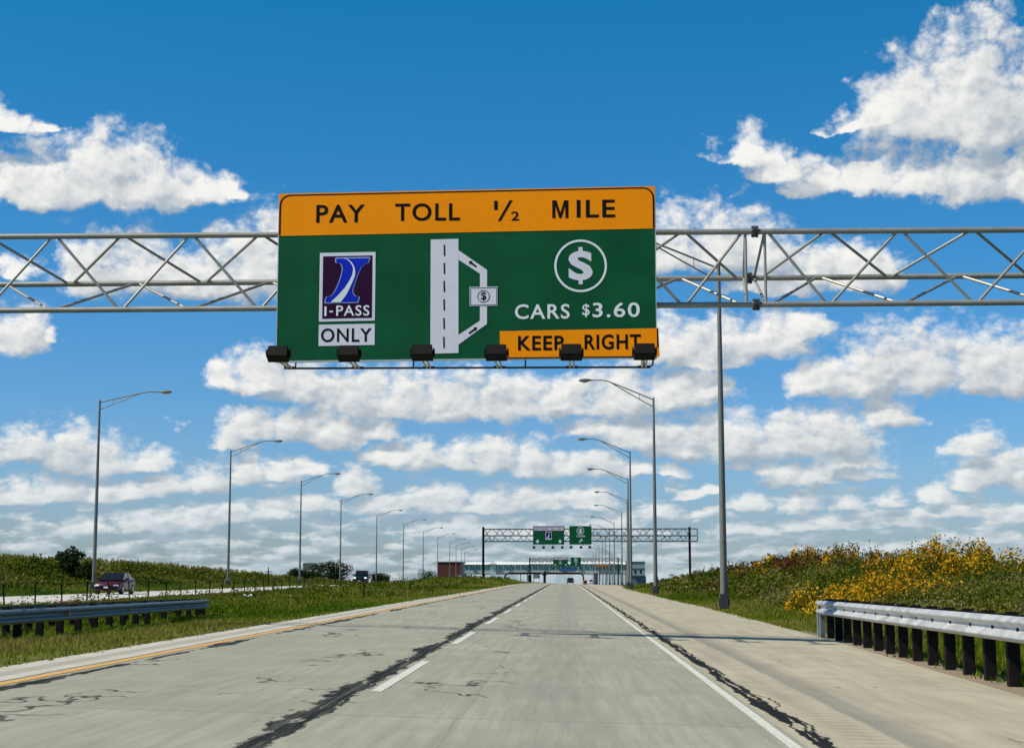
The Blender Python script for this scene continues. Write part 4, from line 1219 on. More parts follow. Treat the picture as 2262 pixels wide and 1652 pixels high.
paint_black = mat('truck_paint_black', (0.012, 0.012, 0.015), 0.25, 0.2, 0.05, coat=1.0)
paint_blue = mat('car_paint_navy', (0.010, 0.012, 0.02), 0.25, 0.2, 0.05, coat=1.0)
v1 = vehicle('car', 'dark red hatchback coming towards us on the far left carriageway beside the first lamp', 'car', 4.3, 1.75, 1.42, paint_red, 0.92, 0.84, 0.95, 4.15, 1.95, 3.0, 0.33)
Yc = 104.0
p = at(222, 1300, Yc); v1.location = (p.x + 0.38, Yc, gz1(p.x, Yc) + 0.004); v1.rotation_euler = (0, 0, R(1))
v2 = vehicle('pickup_truck', 'black pickup truck with headlights on coming towards us far down the left carriageway', 'truck', 5.4, 2.0, 1.95, paint_black, 1.28, 1.22, 1.5, 4.2, 2.0, 3.6, 0.42, truck=True, lights_on=True)
Yc = 212.0
p = at(795, 1288, Yc); v2.location = (p.x, Yc, gz1(p.x, Yc) + 0.004)
v3 = vehicle('car', 'small dark car driving away ahead of us under the toll plaza arch', 'car', 4.6, 1.85, 1.6, paint_blue, 1.02, 0.95, 1.2, 4.3, 1.9, 3.6, 0.34)
Yc = 430.0
p = at(1260, 1286, Yc); v3.location = (p.x, Yc + 4.6, gz1(p.x, Yc) + 0.03); v3.rotation_euler = (0, 0, R(180))

# crash cushion at the gore
Yc = 330.0
p = at(1292.5, 1286, Yc)
cc = empty('crash_cushion', (p.x, Yc, float(road_z(p.x, Yc)))); tag(cc, 'squat orange crash cushion standing where the cash ramp splits off, below the arch', 'crash cushion')
MB().box((0, 0.9, 0.45), (0.85, 1.8, 0.86)).build('body', M['orange'], cc, bevel=0.06)
MB().box((0, -0.02, 0.48), (0.5, 0.03, 0.5), Matrix.Rotation(R(45), 3, 'Y')).build('chevron_plate', M['sign_black'], cc)
MB().box((0, 0.9, 0.07), (0.95, 2.0, 0.12)).build('skid', M['dark_steel'], cc)

# pale litter by the guardrail end
p = at(541, 1318, 82)
lt = MB()
for k in range(2):
    c = Vector((p.x + 0.30 * k, 82.0, gz1(p.x, 82) + 0.24))
    vs = []
    for i in range(5):
        for j in range(8):
            a, e = j * math.pi / 4, -math.pi / 2 + i * math.pi / 4
            rr_ = 0.10 * random.uniform(0.7, 1.2)
            vs.append(c + Vector((rr_ * math.cos(a) * math.cos(e) * 1.3, rr_ * math.sin(a) * math.cos(e), rr_ * math.sin(e) * 0.9)))
    lt.add(vs, [(i * 8 + j, i * 8 + (j + 1) % 8, (i + 1) * 8 + (j + 1) % 8, (i + 1) * 8 + j) for i in range(4) for j in range(8)])
tag(lt.build('litter', M['white_roof']), 'crumpled white litter lying in the median grass beyond the rounded guardrail end', 'litter')

# ------------------------------------------------------------------ the toll plaza half a mile on
YP = 800.0
def PX(px, Y=YP): return at(px, 1271, Y).x
def PZ(py, Y=YP): return at(1200, py, Y).z
g0 = gz1(0, YP) - 0.6
def zone(x0, x1, y0, y1, Y, d, mb=None):
    """box seen between two picture columns and rows, its front at distance Y"""
    mb = mb or MB()
    a, b = PX(x0, Y), PX(x1, Y); zt, zb_ = PZ(y0, Y), (g0 if y1 is None else PZ(y1, Y))
    mb.box(((a + b) / 2, Y + d / 2, (zt + zb_) / 2), (b - a, d, zt - zb_)); return mb

bb = empty('brick_building', (PX(995), YP, g0)); tag(bb, 'dark red brick block of the toll plaza, left of the white-roofed bridge', 'building')
def under(root, o):
    o.parent = root; o.matrix_parent_inverse = Matrix.Translation(-Vector(root.location)); return o
under(bb, zone(965.5, 1021, 1241.5, None, YP, 16).build('wall', M['brick']))
under(bb, zone(965, 1021.5, 1240.3, 1241.4, YP - 0.4, 16.8).build('parapet', M['grey_dark']))
under(bb, zone(1021.2, 1027, 1240.8, None, YP + 0.6, 14).build('stair_tower', M['concrete']))
for a, b, t in ((991, 994.5, 1268), (996, 1000.5, 1269), (1008, 1012, 1270)):
    under(bb, zone(a, b, t, None, YP - 0.25, 0.22).build('door', M['grey_dark']))
under(bb, zone(1013, 1019.5, 1270, None, YP - 6, 5.8).build('utility_shed', M['concrete']))

br = empty('plaza_bridge', (PX(1200), YP, g0)); tag(br, 'long teal-glazed bridge with white roof spanning the whole toll plaza', 'bridge')
mb = MB()
a, b = PX(1026.5), PX(1382.5); zt, zb_ = PZ(1241.3), PZ(1246.6)
prof = [(0, zb_), (0, zb_ + 0.15), (2.6, zt), (4.4, zt), (7, zb_ + 0.15), (7, zb_)]
mb.loft([[(x, YP - 0.6 + d, z) for d, z in prof] for x in (a, b)])
under(br, mb.build('roof', M['white_roof']))
under(br, zone(1027, 1382, 1246.8, 1259.5, YP + 0.6, 4.6).build('glazing', M['teal_glass']))
mb = MB()
n = 56
xa, xb = PX(1027), PX(1382); z1, z2 = PZ(1246.6), PZ(1259.8)
for k in range(n + 1):
    x = xa + (xb - xa) * k / n
    mb.tube((x, YP + 0.35, z1), (x, YP + 0.35, z2), 0.14, n=4)
    if k < n and k % 2 == 0:
        mb.tube((x, YP + 0.35, z1), (x + (xb - xa) / n, YP + 0.35, z2), 0.12, n=4)
under(br, mb.build('truss_frame', M['teal_frame'], fix=False))
mb = MB()
for k in range(9):
    x = xa + (xb - xa) * (k + 0.5) / 9
    under(br, MB().box((x, YP - 0.1, PZ(1257.5)), (1.5, 0.8, 0.9)).build('sign_lantern', M['teal_frame']))
under(br, zone(1027, 1382, 1259.8, 1266.5, YP + 0.2, 5.4).build('deck', M['concrete']))
under(br, zone(1027, 1382, 1266.6, 1268.2, YP + 0.5, 4.8).build('soffit', M['grey_dark']))
for x in (1041, 1071, 1089, 1116, 1150, 1165, 1325, 1341, 1356, 1372):
    under(br, zone(x - 1.0, x + 1.0, 1268.3, None, YP + 1.2, 2).build('column', M['concrete']))
tw = under(br, zone(1083, 1095.5, 1246, None, YP - 3.2, 3.6).build('stair_tower', M['teal_glass']))
mb = MB()
x0, x1 = PX(1079.5), PX(1098.5); zb_, zt = PZ(1246), PZ(1240.8)
xm = (x0 + x1) / 2
mb.add([(x0, YP - 4.4, zb_), (x1, YP - 4.4, zb_), (x1, YP + 0.3, zb_), (x0, YP + 0.3, zb_), (xm, YP - 2, zt)], [(3, 2, 1, 0), (0, 1, 4), (1, 2, 4), (2, 3, 4), (3, 0, 4)])
under(br, mb.build('pyramid_roof', mat('grey_violet_roof', (0.40, 0.38, 0.44), 0.6)))
under(br, zone(1236, 1271.5, 1255.6, 1262, YP - 1.0, 0.5).build('blue_panel', mat('blue_panel_paint', (0.02, 0.10, 0.24), 0.5)))
under(br, zone(1319, 1346.5, 1246.9, 1252.8, YP - 1.0, 0.5).build('amber_panel', mat('amber_panel_paint', (0.62, 0.22, 0.03), 0.5)))
for x0, x1 in ((1320.5, 1327), (1329.5, 1336), (1338.5, 1345)):
    under(br, zone(x0, x1, 1248.4, 1251.2, YP - 1.15, 0.12).build('amber_panel_marking', mat('panel_marking_dark', (0.20, 0.06, 0.02), 0.5)))

gb = empty('grey_building', (PX(1405), YP, g0)); tag(gb, 'pale grey metal-clad plaza building with dark bands at the right end of the bridge', 'building')
under(gb, zone(1382.6, 1425, 1241, None, YP, 14).build('wall', M['grey_wall']))
under(gb, zone(1382.2, 1425.6, 1239.8, 1242.3, YP - 0.3, 14.6).build('parapet', M['grey_dark']))
under(gb, zone(1382.4, 1425.3, 1254.6, 1256.6, YP - 0.2, 0.18).build('band', M['grey_dark']))
under(gb, zone(1396, 1426, 1270.3, 1272.6, YP - 1.4, 1.35).build('canopy', M['grey_dark']))
under(gb, zone(1398, 1427, 1272.8, None, YP - 0.3, 0.25).build('lower_wall', mat('slate_blue_cladding', (0.10, 0.16, 0.19), 0.6)))
for x in (1388, 1401, 1413):
    under(gb, zone(x, x + 4, 1258, 1266, YP - 0.15, 0.12).build('window', M['glass_dark']))

# arched toll reader frame in front of the bridge
YA = 745.0
ar = empty('toll_arch', (PX(1203, YA), YA, g0)); tag(ar, 'black arched pipe frame over the express lanes in front of the plaza bridge', 'toll frame')
cx = PX(1203, YA)
under(ar, MB().path([(cx, YA, g0), (cx, YA, PZ(1262, YA))], 0.62, 12).build('centre_post', M['black'], smooth=True))
def arch(xa, xb, nm):
    zt = PZ(1265.4, YA); rr = (PX(1212, YA) - cx) * 1.15
    zl = zt - rr * 0.95
    pts = [(xa, YA, g0), (xa, YA, zl)]
    for k in range(1, 8):
        t = k / 8 * math.pi / 2
        pts.append((xa + (rr if xb > xa else -rr) * (1 - math.cos(t)), YA, zl + rr * 0.95 * math.sin(t)))
    s = 1 if xb > xa else -1
    pts += [(xa + s * rr, YA, zt), (xb - s * rr, YA, zt)]
    for k in range(1, 8):
        t = math.pi / 2 - k / 8 * math.pi / 2
        pts.append((xb - s * rr * (1 - math.cos(t)), YA, zl + rr * 0.95 * math.sin(t)))
    pts += [(xb, YA, zl), (xb, YA, g0)]
    return under(ar, MB().path(pts, 0.36, 8).build('arch', M['black'], smooth=True))
arch(cx, PX(1115, YA), 'a'); arch(cx, PX(1289, YA), 'b')
for k in range(7):
    x = PX(1222 + k * 9, YA)
    under(ar, MB().box((x, YA, PZ(1266.9, YA)), (0.9, 0.6, 0.5)).build('reader_box', M['black']))

# lane-side pieces seen under the bridge
def bx(name, x0, x1, y0, y1, Y, d, m, label, cat, group=None):
    o = zone(x0, x1, y0, y1, Y, d).build(name, m, bevel=0.05); tag(o, label, cat, group)
    c = Vector(((PX(x0, Y) + PX(x1, Y)) / 2, Y + d / 2, g0))
    o.data.transform(Matrix.Translation(-c)); o.location = c
    return o
def cabinet(name, x0, x1, y0, Y, d, m, label, cat):
    c = Vector(((PX(x0, Y) + PX(x1, Y)) / 2, Y, g0))
    r = empty(name, c); tag(r, label, cat)
    under(r, zone(x0, x1, y0, None, Y, d).build('body', m))
    under(r, zone(x0 - 0.6, x1 + 0.6, y0 - 0.9, y0 - 0.05, Y - 0.3, d + 0.6).build('roof', M['grey_dark']))
    return r
cabinet('toll_booth', 1312.5, 1320.5, 1266.5, YP - 20, 4, M['black'], 'black toll booth under the bridge right of the arch', 'toll booth')
cabinet('toll_booth', 1166.5, 1174, 1270, YP - 30, 4, M['black'], 'black toll booth under the bridge beside the farthest gantry post', 'toll booth')
vs = empty('lane_sign', (PX(1184, YP - 10), YP - 10, g0)); tag(vs, 'grey louvred lane sign board standing under the left arch', 'road sign')
under(vs, zone(1178, 1192.5, 1267.5, 1277, YP - 10, 0.5).build('board', M['grey_dark']))
for y_ in (1269, 1271.6, 1274.2): under(vs, zone(1178.6, 1192, y_, y_ + 1.2, YP - 10.2, 0.15).build('slat', M['grey_wall']))
for x in (1180, 1190.5): under(vs, zone(x, x + 0.7, 1277, None, YP - 9.9, 0.3).build('leg', M['grey_dark']))
vt = vehicle('van', 'pale van stopped under the bridge left of the black toll booth', 'van', 5.2, 2.0, 2.2, mat('van_paint_white', (0.75, 0.76, 0.76), 0.3, coat=0.6), 1.25, 1.2, 1.0, 5.0, 1.5, 4.9, 0.36)
x = PX(1305.5, YP - 60); vt.location = (x, YP - 55, gz1(x, YP - 60) + 0.02); vt.rotation_euler = (0, 0, R(180))

# far lamps around the plaza: the same lamp, small
kidsL = list(bpy.data.objects)
far = [(1164, 1229, 1), (1172, 1232, 1), (1178, 1236, 1), (1345, 1218, -1), (1352, 1226, -1), (1363, 1230, -1)]
for k, (px, py, s) in enumerate(far):
    x, Y = lamp_spot(px, py, px)
    o = copy_tree(protoL if s > 0 else protoR, links=kidsL)
    o.location = (x, Y, gz1(x, Y))
    o['label'] = '%s of the small hazy street lamps by the plaza bridge, counted from the left' % ORD[k]
    o['group'] = 'small street lamps around the toll plaza'

# billboard seen from behind above the trees
Yb = 420.0
bbp = at(685, 1243, Yb)
bl_ = empty('billboard', (bbp.x, Yb, gz1(bbp.x, Yb))); tag(bl_, 'plain dark grey billboard back rising above the far trees on the left', 'billboard')
W_ = at(701, 1243, Yb).x - at(670, 1243, Yb).x; zt, zb_ = at(685, 1243, Yb).z - bl_.location.z, at(685, 1258.5, Yb).z - bl_.location.z
MB().rect(-W_ / 2, W_ / 2, zb_, zt, -0.15, 0.15).build('board', mat('billboard_grey', (0.10, 0.115, 0.12), 0.7), bl_)
for x in (-W_ * 0.3, W_ * 0.3): MB().tube((x, 0.1, -1), (x, 0.1, zb_ + 0.3), 0.14, n=8).build('post', M['dark_steel'], bl_)

# thin mast far right, small poles on the horizon
for px, top, Y, lab in ((1714, 1254, 420, 'thin dark mast on the horizon behind the right bank'), (593, 1253, 190, 'short dark utility post at the edge of the corn')):
    p = at(px, top, Y); z0 = gz1(p.x, Y)
    r = empty('utility_pole', (p.x, Y, z0)); tag(r, lab, 'pole')
    MB().tube((0, 0, -0.5), (0, 0, p.z - z0), 0.09, 0.06, 8).build('pole', M['post'], r)
    MB().box((0, 0, p.z - z0 - 0.5), (0.8, 0.1, 0.1)).build('crossarm', M['post'], r)

# ------------------------------------------------------------------ plants
def leaf_cloud(pos, size, up=0.0, aspect=0.45):
    """one pointed leaf (a quad) at each position with random facing; pos (n,3), size (n,)"""
    n = len(pos)
    d = rng.normal(size=(n, 3)); d[:, 2] = d[:, 2] * 0.6 + up; d /= np.linalg.norm(d, axis=1, keepdims=True)
    r = rng.normal(size=(n, 3)); s = np.cross(d, r); s /= np.linalg.norm(s, axis=1, keepdims=True) + 1e-9
    L = size[:, None]
    a = pos; b = pos + d * L * 0.5 + s * L * aspect * 0.5; c = pos + d * L; e = pos + d * L * 0.5 - s * L * aspect * 0.5
    V = np.stack([a, b, c, e], 1).reshape(-1, 3)
    F = np.arange(4 * n).reshape(n, 4)
    return V, F

class Veg:
    def __init__(s): s.V, s.F, s.T, s.n = [], [], [], 0
    def put(s, V, F, T):
        s.V.append(V); s.F.append(F + s.n); s.T.append(T); s.n += len(V)
    def build(s, name, m, label=None, kind='stuff', cat=None):
        o = np_mesh(name, np.concatenate(s.V), np.concatenate(s.F), m, np.concatenate(s.T))
        return tag(o, label, cat, kind=kind)

def patchy(x, y, f=0.15, seed=0.0):
    return 0.5 + 0.25 * (np.sin(x * f * 2.1 + seed + 1.7 * np.sin(y * f * 0.9)) + np.sin(y * f * 1.7 - seed * 2 + 1.3 * np.sin(x * f * 1.3 + seed)))

M['grass'] = leaf_mat('grass_blades', [(0.0, (0.030, 0.070, 0.001)), (0.4, (0.085, 0.150, 0.002)), (0.7, (0.15, 0.185, 0.006)), (1.0, (0.26, 0.22, 0.05))], 0.35)
M['weed'] = leaf_mat('weed_leaves', [(0.0, (0.016, 0.036, 0.002)), (0.45, (0.080, 0.108, 0.005)), (0.75, (0.155, 0.150, 0.014)), (1.0, (0.24, 0.21, 0.085))], 0.3)
M['dry'] = leaf_mat('dry_dock_leaves', [(0.0, (0.045, 0.013, 0.004)), (0.5, (0.115, 0.036, 0.010)), (1.0, (0.20, 0.11, 0.04))], 0.2)
M['flower'] = leaf_mat('yellow_petals', [(0.0, (0.46, 0.22, 0.006)), (0.6, (0.66, 0.36, 0.010)), (1.0, (0.76, 0.48, 0.03))], 0.3)
M['corn'] = leaf_mat('corn_leaves', [(0.0, (0.022, 0.045, 0.002)), (0.5, (0.080, 0.125, 0.004)), (0.8, (0.16, 0.155, 0.018)), (1.0, (0.31, 0.23, 0.07))], 0.3)
M['tree_leaf'] = leaf_mat('tree_leaves', [(0.0, (0.008, 0.018, 0.005)), (0.6, (0.026, 0.050, 0.010)), (1.0, (0.055, 0.085, 0.016))], 0.3)
M['bark'] = mat('bark', (0.05, 0.037, 0.026), 0.9, 0.0, 0.3, 8.0)

def grass_field(name, n, sx, sy, keep, hgt, blade, label, tone0=0.45, blades=7):
    """tufts of blades scattered over the samples (sx, sy)"""
    x, y = sx(n), sy(n)
    k = keep(x, y); x, y = x[k], y[k]
    z = gz(x, y) - 0.02
    d = np.clip(y / 45.0, 1.0, 3.0)
    tn = np.clip(tone0 + 0.35 * (patchy(x, y, 0.5) - 0.5) + 0.8 * (patchy(x, y, 0.09, 2.0) - 0.5) + rng.normal(0, 0.10, len(x)), 0, 1)
    g = Veg()
    for b in range(blades):
        h = hgt(x, y) * rng.uniform(0.55, 1.25, len(x))
        a = rng.uniform(0, 2 * np.pi, len(x)); lean = rng.uniform(0.15, 0.75, len(x)) * h
        ox, oy = rng.normal(0, 0.08, len(x)) * d, rng.normal(0, 0.08, len(x)) * d
        w = blade * d * rng.uniform(0.7, 1.3, len(x))
        ca, sa = np.cos(a), np.sin(a)
        p0 = np.stack([x + ox - sa * w, y + oy + ca * w, z], 1)
        p1 = np.stack([x + ox + sa * w, y + oy - ca * w, z], 1)
        p2 = np.stack([x + ox + ca * lean, y + oy + sa * lean, z + h], 1)
        V = np.stack([p0, p1, p2], 1).reshape(-1, 3)
        t = np.clip(tn + rng.normal(0, 0.08, len(x)), 0, 1)
        T = np.stack([t * 0.9, t * 0.9, np.clip(t * 1.1, 0, 1)], 1).reshape(-1)
        g.put(V, np.arange(3 * len(x)).reshape(-1, 3), T)
    return g.build(name, M['grass'], label)

U = lambda a, b: (lambda n: rng.uniform(a, b, n))
def ydist(a, b, p=1.6):
    """more samples near than far"""
    return lambda n: a + (b - a) * rng.uniform(0, 1, n) ** p
grass_field('grass', 26000, U(-20.5, -6.60), ydist(15, 120, 1.4), lambda x, y: np.ones(len(x), bool), lambda x, y: 0.06 + 0.15 * sst(7.0, 9.5, -x) * (0.35 + 1.1 * patchy(x, y, 0.3)) * (1 - 0.6 * sst(10.2, 11.0, -x) * (1 - sst(14, 15, -x)) * (1 - sst(56, 62, y))), 0.015, None, 0.64)
grass_field('grass', 17000, U(-20.8, -6.75), U(110, 300), lambda x, y: np.ones(len(x), bool), lambda x, y: 0.14 + 0.22 * sst(7.5, 10, -x) * (0.5 + patchy(x, y, 0.2)), 0.016, None, 0.66)
grass_field('grass', 22000, U(4.9, 15), ydist(14, 110, 1.3), lambda x, y: (x > redge(y) + rng.normal(0.02, 0.07, len(x))) & ((y > 40) | (x > redge(y) + 0.55 + rng.uniform(-0.35, 0.35, len(x)))), lambda x, y: 0.09 + 0.20 * sst(0.3, 2.2, x - redge(y)), 0.016, None, 0.66)
grass_field('grass', 12000, U(6, 32), U(100, 300), lambda x, y: (x > redge(y) + 0.08), lambda x, y: 0.14 + 0.22 * sst(0.3, 2.5, x - redge(y)), 0.018, None, 0.66)
grass_field('grass', 22000, U(-44, -33.3), U(70, 330), lambda x, y: np.ones(len(x), bool), lambda x, y: 0.22 + 0.28 * sst(35, 40, -x), 0.02, None, 0.46)

def bushes(name, m, x, y, h, w, nl, leaf, tone, upb=0.5, label=None):
    """leafy weeds: nl leaves per plant spread through an egg-shaped volume that is denser outside and above"""
    g = Veg()
    z = gz(x, y) - 0.03
    for k in range(nl):
        n = len(x)
        u = rng.uniform(0, 1, n) ** 0.75
        a = rng.uniform(0, 2 * np.pi, n)
        rad = w * (0.35 + 0.65 * np.sqrt(rng.uniform(0, 1, n))) * (0.45 + 1.1 * u * (1.25 - u))
        pos = np.stack([x + rad * np.cos(a), y + rad * np.sin(a), z + h * u], 1)
        V, F = leaf_cloud(pos, leaf * rng.uniform(0.6, 1.4, n) * np.clip(y / 60.0, 0.8, 2.2), upb)
        t = np.clip(tone + rng.normal(0, 0.13, n) + 0.12 * (u - 0.5), 0, 1)
        g.put(V, F, np.repeat(t, 4))
    return g.build(name, m, label)

# --- the overgrown bank on the right
def bank_points(n, y0, y1, x0, x1):
    y = y0 + (y1 - y0) * rng.uniform(0, 1, n) ** 1.35
    e = redge(y)
    x = e + x0 + (x1 - x0) * rng.uniform(0, 1, n)
    return x, y
def bank_h(x, y): return np.interp(y, [20, 60, 100, 160, 210, 250], [0.55, 0.85, 1.05, 0.75, 0.55, 0.35]) * (0.30 + 1.25 * patchy(x, y, 0.35, 1.0)) * (0.35 + 0.65 * sst(1.6, 5.0, x - redge(y)))
def dryness(x, y): return patchy(x, y, 0.11, 4.0)
x, y = bank_points(4200, 24, 250, 2.0, 15)
sel = rng.uniform(0, 1, len(x)) < 0.35 + 0.65 * sst(2.0, 4.5, x - redge(y)); x, y = x[sel], y[sel]
h = bank_h(x, y) * 0.72
tn = np.clip(0.50 + 0.75 * (patchy(x, y, 0.22, 3.0) - 0.5) + 0.25 * (patchy(x, y, 0.7, 1.0) - 0.5) + rng.normal(0, 0.08, len(x)), 0, 1)
bushes('weeds', M['weed'], x, y, h, 0.34 + 0.1 * h, 64, 0.13, tn, 0.5)
# russet dock stands, mostly in the middle distance
def spots(cs, n):
    xs_, ys_ = [], []
    for (px, Y, ox, rx, ry, k) in cs:
        xs_.append(at(px, 1271, Y).x + rng.normal(0, rx, int(n * k))); ys_.append(Y + rng.normal(0, ry, int(n * k)))
    return np.concatenate(xs_), np.concatenate(ys_)
x, y = spots([(1590, 175, 0, 2.2, 14, 1.0), (1650, 150, 0, 2.0, 12, 1.0), (1740, 108, 0, 1.7, 8, 0.9), (1800, 96, 0, 1.3, 6, 0.5), (1950, 82, 0, 1.0, 4, 0.25), (2070, 72, 0, 1.0, 4, 0.2)], 75)
ok = x > redge(y) + 2.6; x, y = x[ok], y[ok]
bushes('dry_weeds', M['dry'], x, y, bank_h(x, y) * 1.05 + 0.35, 0.34, 60, 0.11, np.clip(0.45 + rng.normal(0, 0.2, len(x)), 0, 1), 0.9)
# rounded scrub: leaves on the shell of many overlapping lumps, so that each lump has its own sunny and shady side
def lumps(name, m, cx, cy, rad, hgt, nl, leaf, tone, upb=0.4, aspect=0.5, lo=0.0, shell=0.72):
    g = Veg(); z = gz(cx, cy)
    for k in range(nl):
        n = len(cx)
        th = rng.uniform(0, 2 * np.pi, n); w = lo + (1 - lo) * rng.uniform(0, 1, n)
        q = shell + (1 - shell) * rng.uniform(0, 1, n) ** 0.5
        ss = np.sqrt(1 - w * w)
        rag = 1 + 0.18 * np.sin(3 * th + cx * 7) + 0.12 * np.sin(7 * th + cy * 5)
        pos = np.stack([cx + rad * ss * q * rag * np.cos(th), cy + rad * ss * q * rag * np.sin(th), z + hgt * w * q * rag], 1)
        V, F = leaf_cloud(pos, leaf * rng.uniform(0.5, 1.5, n) * np.clip(cy / 60.0, 0.8, 2.0), upb, aspect)
        g.put(V, F, np.repeat(np.clip(tone + rng.normal(0, 0.12, n), 0, 1), 4))
    return g.build(name, m)
lx, ly = bank_points(230, 30, 220, 3.4, 13)
lr = rng.uniform(0.45, 1.15, len(lx)) * np.interp(ly, [30, 60, 140, 220], [0.75, 0.95, 1.0, 0.7])
lh = lr * rng.uniform(0.75, 1.25, len(lx)) * (0.45 + 0.55 * sst(3.0, 6.0, lx - redge(ly)))
lumps('scrub', M['weed'], lx, ly, lr, lh, 520, 0.115, np.clip(rng.normal(0.46, 0.2, len(lx)), 0.05, 0.95), 0.4)
lx, ly = bank_points(60, 34, 120, 3.0, 9)
lumps('pale_scrub', M['weed'], lx, ly, rng.uniform(0.4, 0.8, len(lx)), rng.uniform(0.4, 0.8, len(lx)), 420, 0.09, np.clip(rng.normal(0.88, 0.08, len(lx)), 0, 1), 0.8)
# yellow sunflower-like stands: a leafy lump with many small blooms over its upper, outer side
fx, fy = spots([(1790, 112, 0, 2.0, 6, 2.6), (1730, 126, 0, 1.2, 5, 0.9), (1860, 92, 0, 1.2, 4, 0.8), (1830, 56, 0, 0.5, 2.5, 0.9), (1880, 55, 0, 0.5, 2.5, 0.6), (1940, 56, 0, 0.55, 2.5, 0.8), (1985, 62, 0, 0.6, 3, 0.9), (2050, 64, 0, 0.7, 3.5, 1.1), (2090, 72, 0, 1.0, 4, 1.5), (2030, 78, 0, 1.1, 4, 1.0), (2160, 70, 0, 0.9, 4, 1.0), (2020, 50, 0, 0.35, 2, 0.3), (2215, 62, 0, 0.5, 2, 0.3)], 9)
ok = fx > redge(fy) + 2.2; fx, fy = fx[ok], fy[ok]
fr_ = rng.uniform(0.35, 0.8, len(fx)); fh_ = (bank_h(fx, fy) * 0.8 + 0.25) * rng.uniform(0.8, 1.35, len(fx))
lumps('flower_stems', M['weed'], fx, fy, fr_, fh_, 420, 0.10, np.clip(0.42 + rng.normal(0, 0.13, len(fx)), 0, 1), 0.5)
lumps('wildflowers', M['flower'], fx, fy, fr_ * 1.08, fh_ * 1.06, 270, 0.085, np.clip(rng.normal(0.5, 0.2, len(fx)), 0, 1), 0.5, 0.9, 0.25, 0.9)
# straggling taller stems along the skyline
x, y = bank_points(260, 45, 200, 6, 12)
bushes('tall_weeds', M['weed'], x, y, bank_h(x, y) + rng.uniform(0.25, 0.8, len(x)), 0.14, 40, 0.09, np.clip(rng.normal(0.35, 0.15, len(x)), 0, 1), 1.2)

# --- median: scattered taller weeds, the brown dead strip by the cables
x = rng.uniform(-21.7, -18.7, 3800); y = 35 + 190 * rng.uniform(0, 1, 3800) ** 1.2
bushes('dead_weeds', M['dry'], x, y, rng.uniform(0.06, 0.20, len(x)), 0.2, 26, 0.06, np.clip(rng.normal(0.78, 0.2, len(x)), 0, 1), 1.2)
x = rng.uniform(-20.5, -9, 420); y = 55 + 205 * rng.uniform(0, 1, 420) ** 1.2
bushes('weeds', M['weed'], x, y, rng.uniform(0.25, 0.75, len(x)), 0.3, 46, 0.09, np.clip(rng.normal(0.5, 0.15, len(x)), 0, 1), 0.9)

# --- left bank: weeds along the foot, standing corn above
x = rng.uniform(-43.5, -37.5, 2600); y = rng.uniform(85, 300, 2600)
hh = (0.45 + 1.15 * sst(38, 43, -x)) * (0.5 + 0.75 * patchy(x, y, 0.25, 0.5)) * np.interp(y, [85, 180, 240, 300], [1.0, 0.95, 0.7, 0.5])
bushes('weeds', M['weed'], x, y, hh, 0.55, 60, 0.13, np.clip(0.48 + 0.5 * (patchy(x, y, 0.16, 2.2) - 0.5) + rng.normal(0, 0.1, len(x)), 0, 1), 0.6)
n = 3600
x = np.round(rng.uniform(-56, -42.5, n) / 0.76) * 0.76 + rng.normal(0, 0.08, n); y = rng.uniform(95, 262, n)
top = np.interp(y, [95, 150, 200, 235, 262], [2.05, 1.9, 1.7, 1.35, 0.9]) * rng.uniform(0.9, 1.08, n)
z = gz(x, y)
g = Veg(); tn = np.clip(rng.normal(0.60, 0.15, n), 0, 1)
for k in range(11):
    u = (k + rng.uniform(0, 1, n)) / 12.0
    a = rng.uniform(0, 2 * np.pi, n); L = 0.75 * rng.uniform(0.7, 1.2, n); w = 0.06
    p0 = np.stack([x, y, z + top * u], 1)
    d1 = np.stack([np.cos(a), np.sin(a), np.full(n, 0.9)], 1); d2 = np.stack([np.cos(a), np.sin(a), np.full(n, -0.35)], 1)
    s = np.stack([-np.sin(a), np.cos(a), np.zeros(n)], 1) * w
    m_ = p0 + d1 * L[:, None] * 0.42; e_ = m_ + d2 * L[:, None] * 0.5
    V = np.stack([p0 - s * 0.5, p0 + s * 0.5, m_ + s, m_ - s, e_, e_], 1).reshape(-1, 3)
    b = np.arange(n)[:, None] * 6
    F = np.concatenate([b + np.array([0, 1, 2, 3]), b + np.array([3, 2, 4, 5])])
    g.put(V, F, np.repeat(np.clip(tn + rng.normal(0, .12, n), 0, 0.9), 6))
for k in range(4):              # stalk and tassel
    a = rng.uniform(0, 2 * np.pi, n)
    p0 = np.stack([x, y, z + top * 0.9], 1); s = np.stack([-np.sin(a), np.cos(a), np.zeros(n)], 1) * 0.022
    e_ = p0 + np.stack([np.cos(a) * 0.10, np.sin(a) * 0.10, 0.34 + 0 * a], 1)
    g.put(np.stack([p0 - s, p0 + s, e_ + s, e_ - s], 1).reshape(-1, 3), np.arange(4 * n).reshape(n, 4), np.repeat(np.clip(rng.normal(0.95, 0.06, n), 0, 1), 4))
p0 = np.stack([x, y, z - 0.1], 1); e_ = np.stack([x, y, z + top], 1); s = np.array([[0.014, 0.010, 0]])
g.put(np.stack([p0 - s, p0 + s, e_ + s, e_ - s], 1).reshape(-1, 3), np.arange(4 * n).reshape(n, 4), np.repeat(np.full(n, 0.6), 4))
g.build('corn_field', M['corn'])

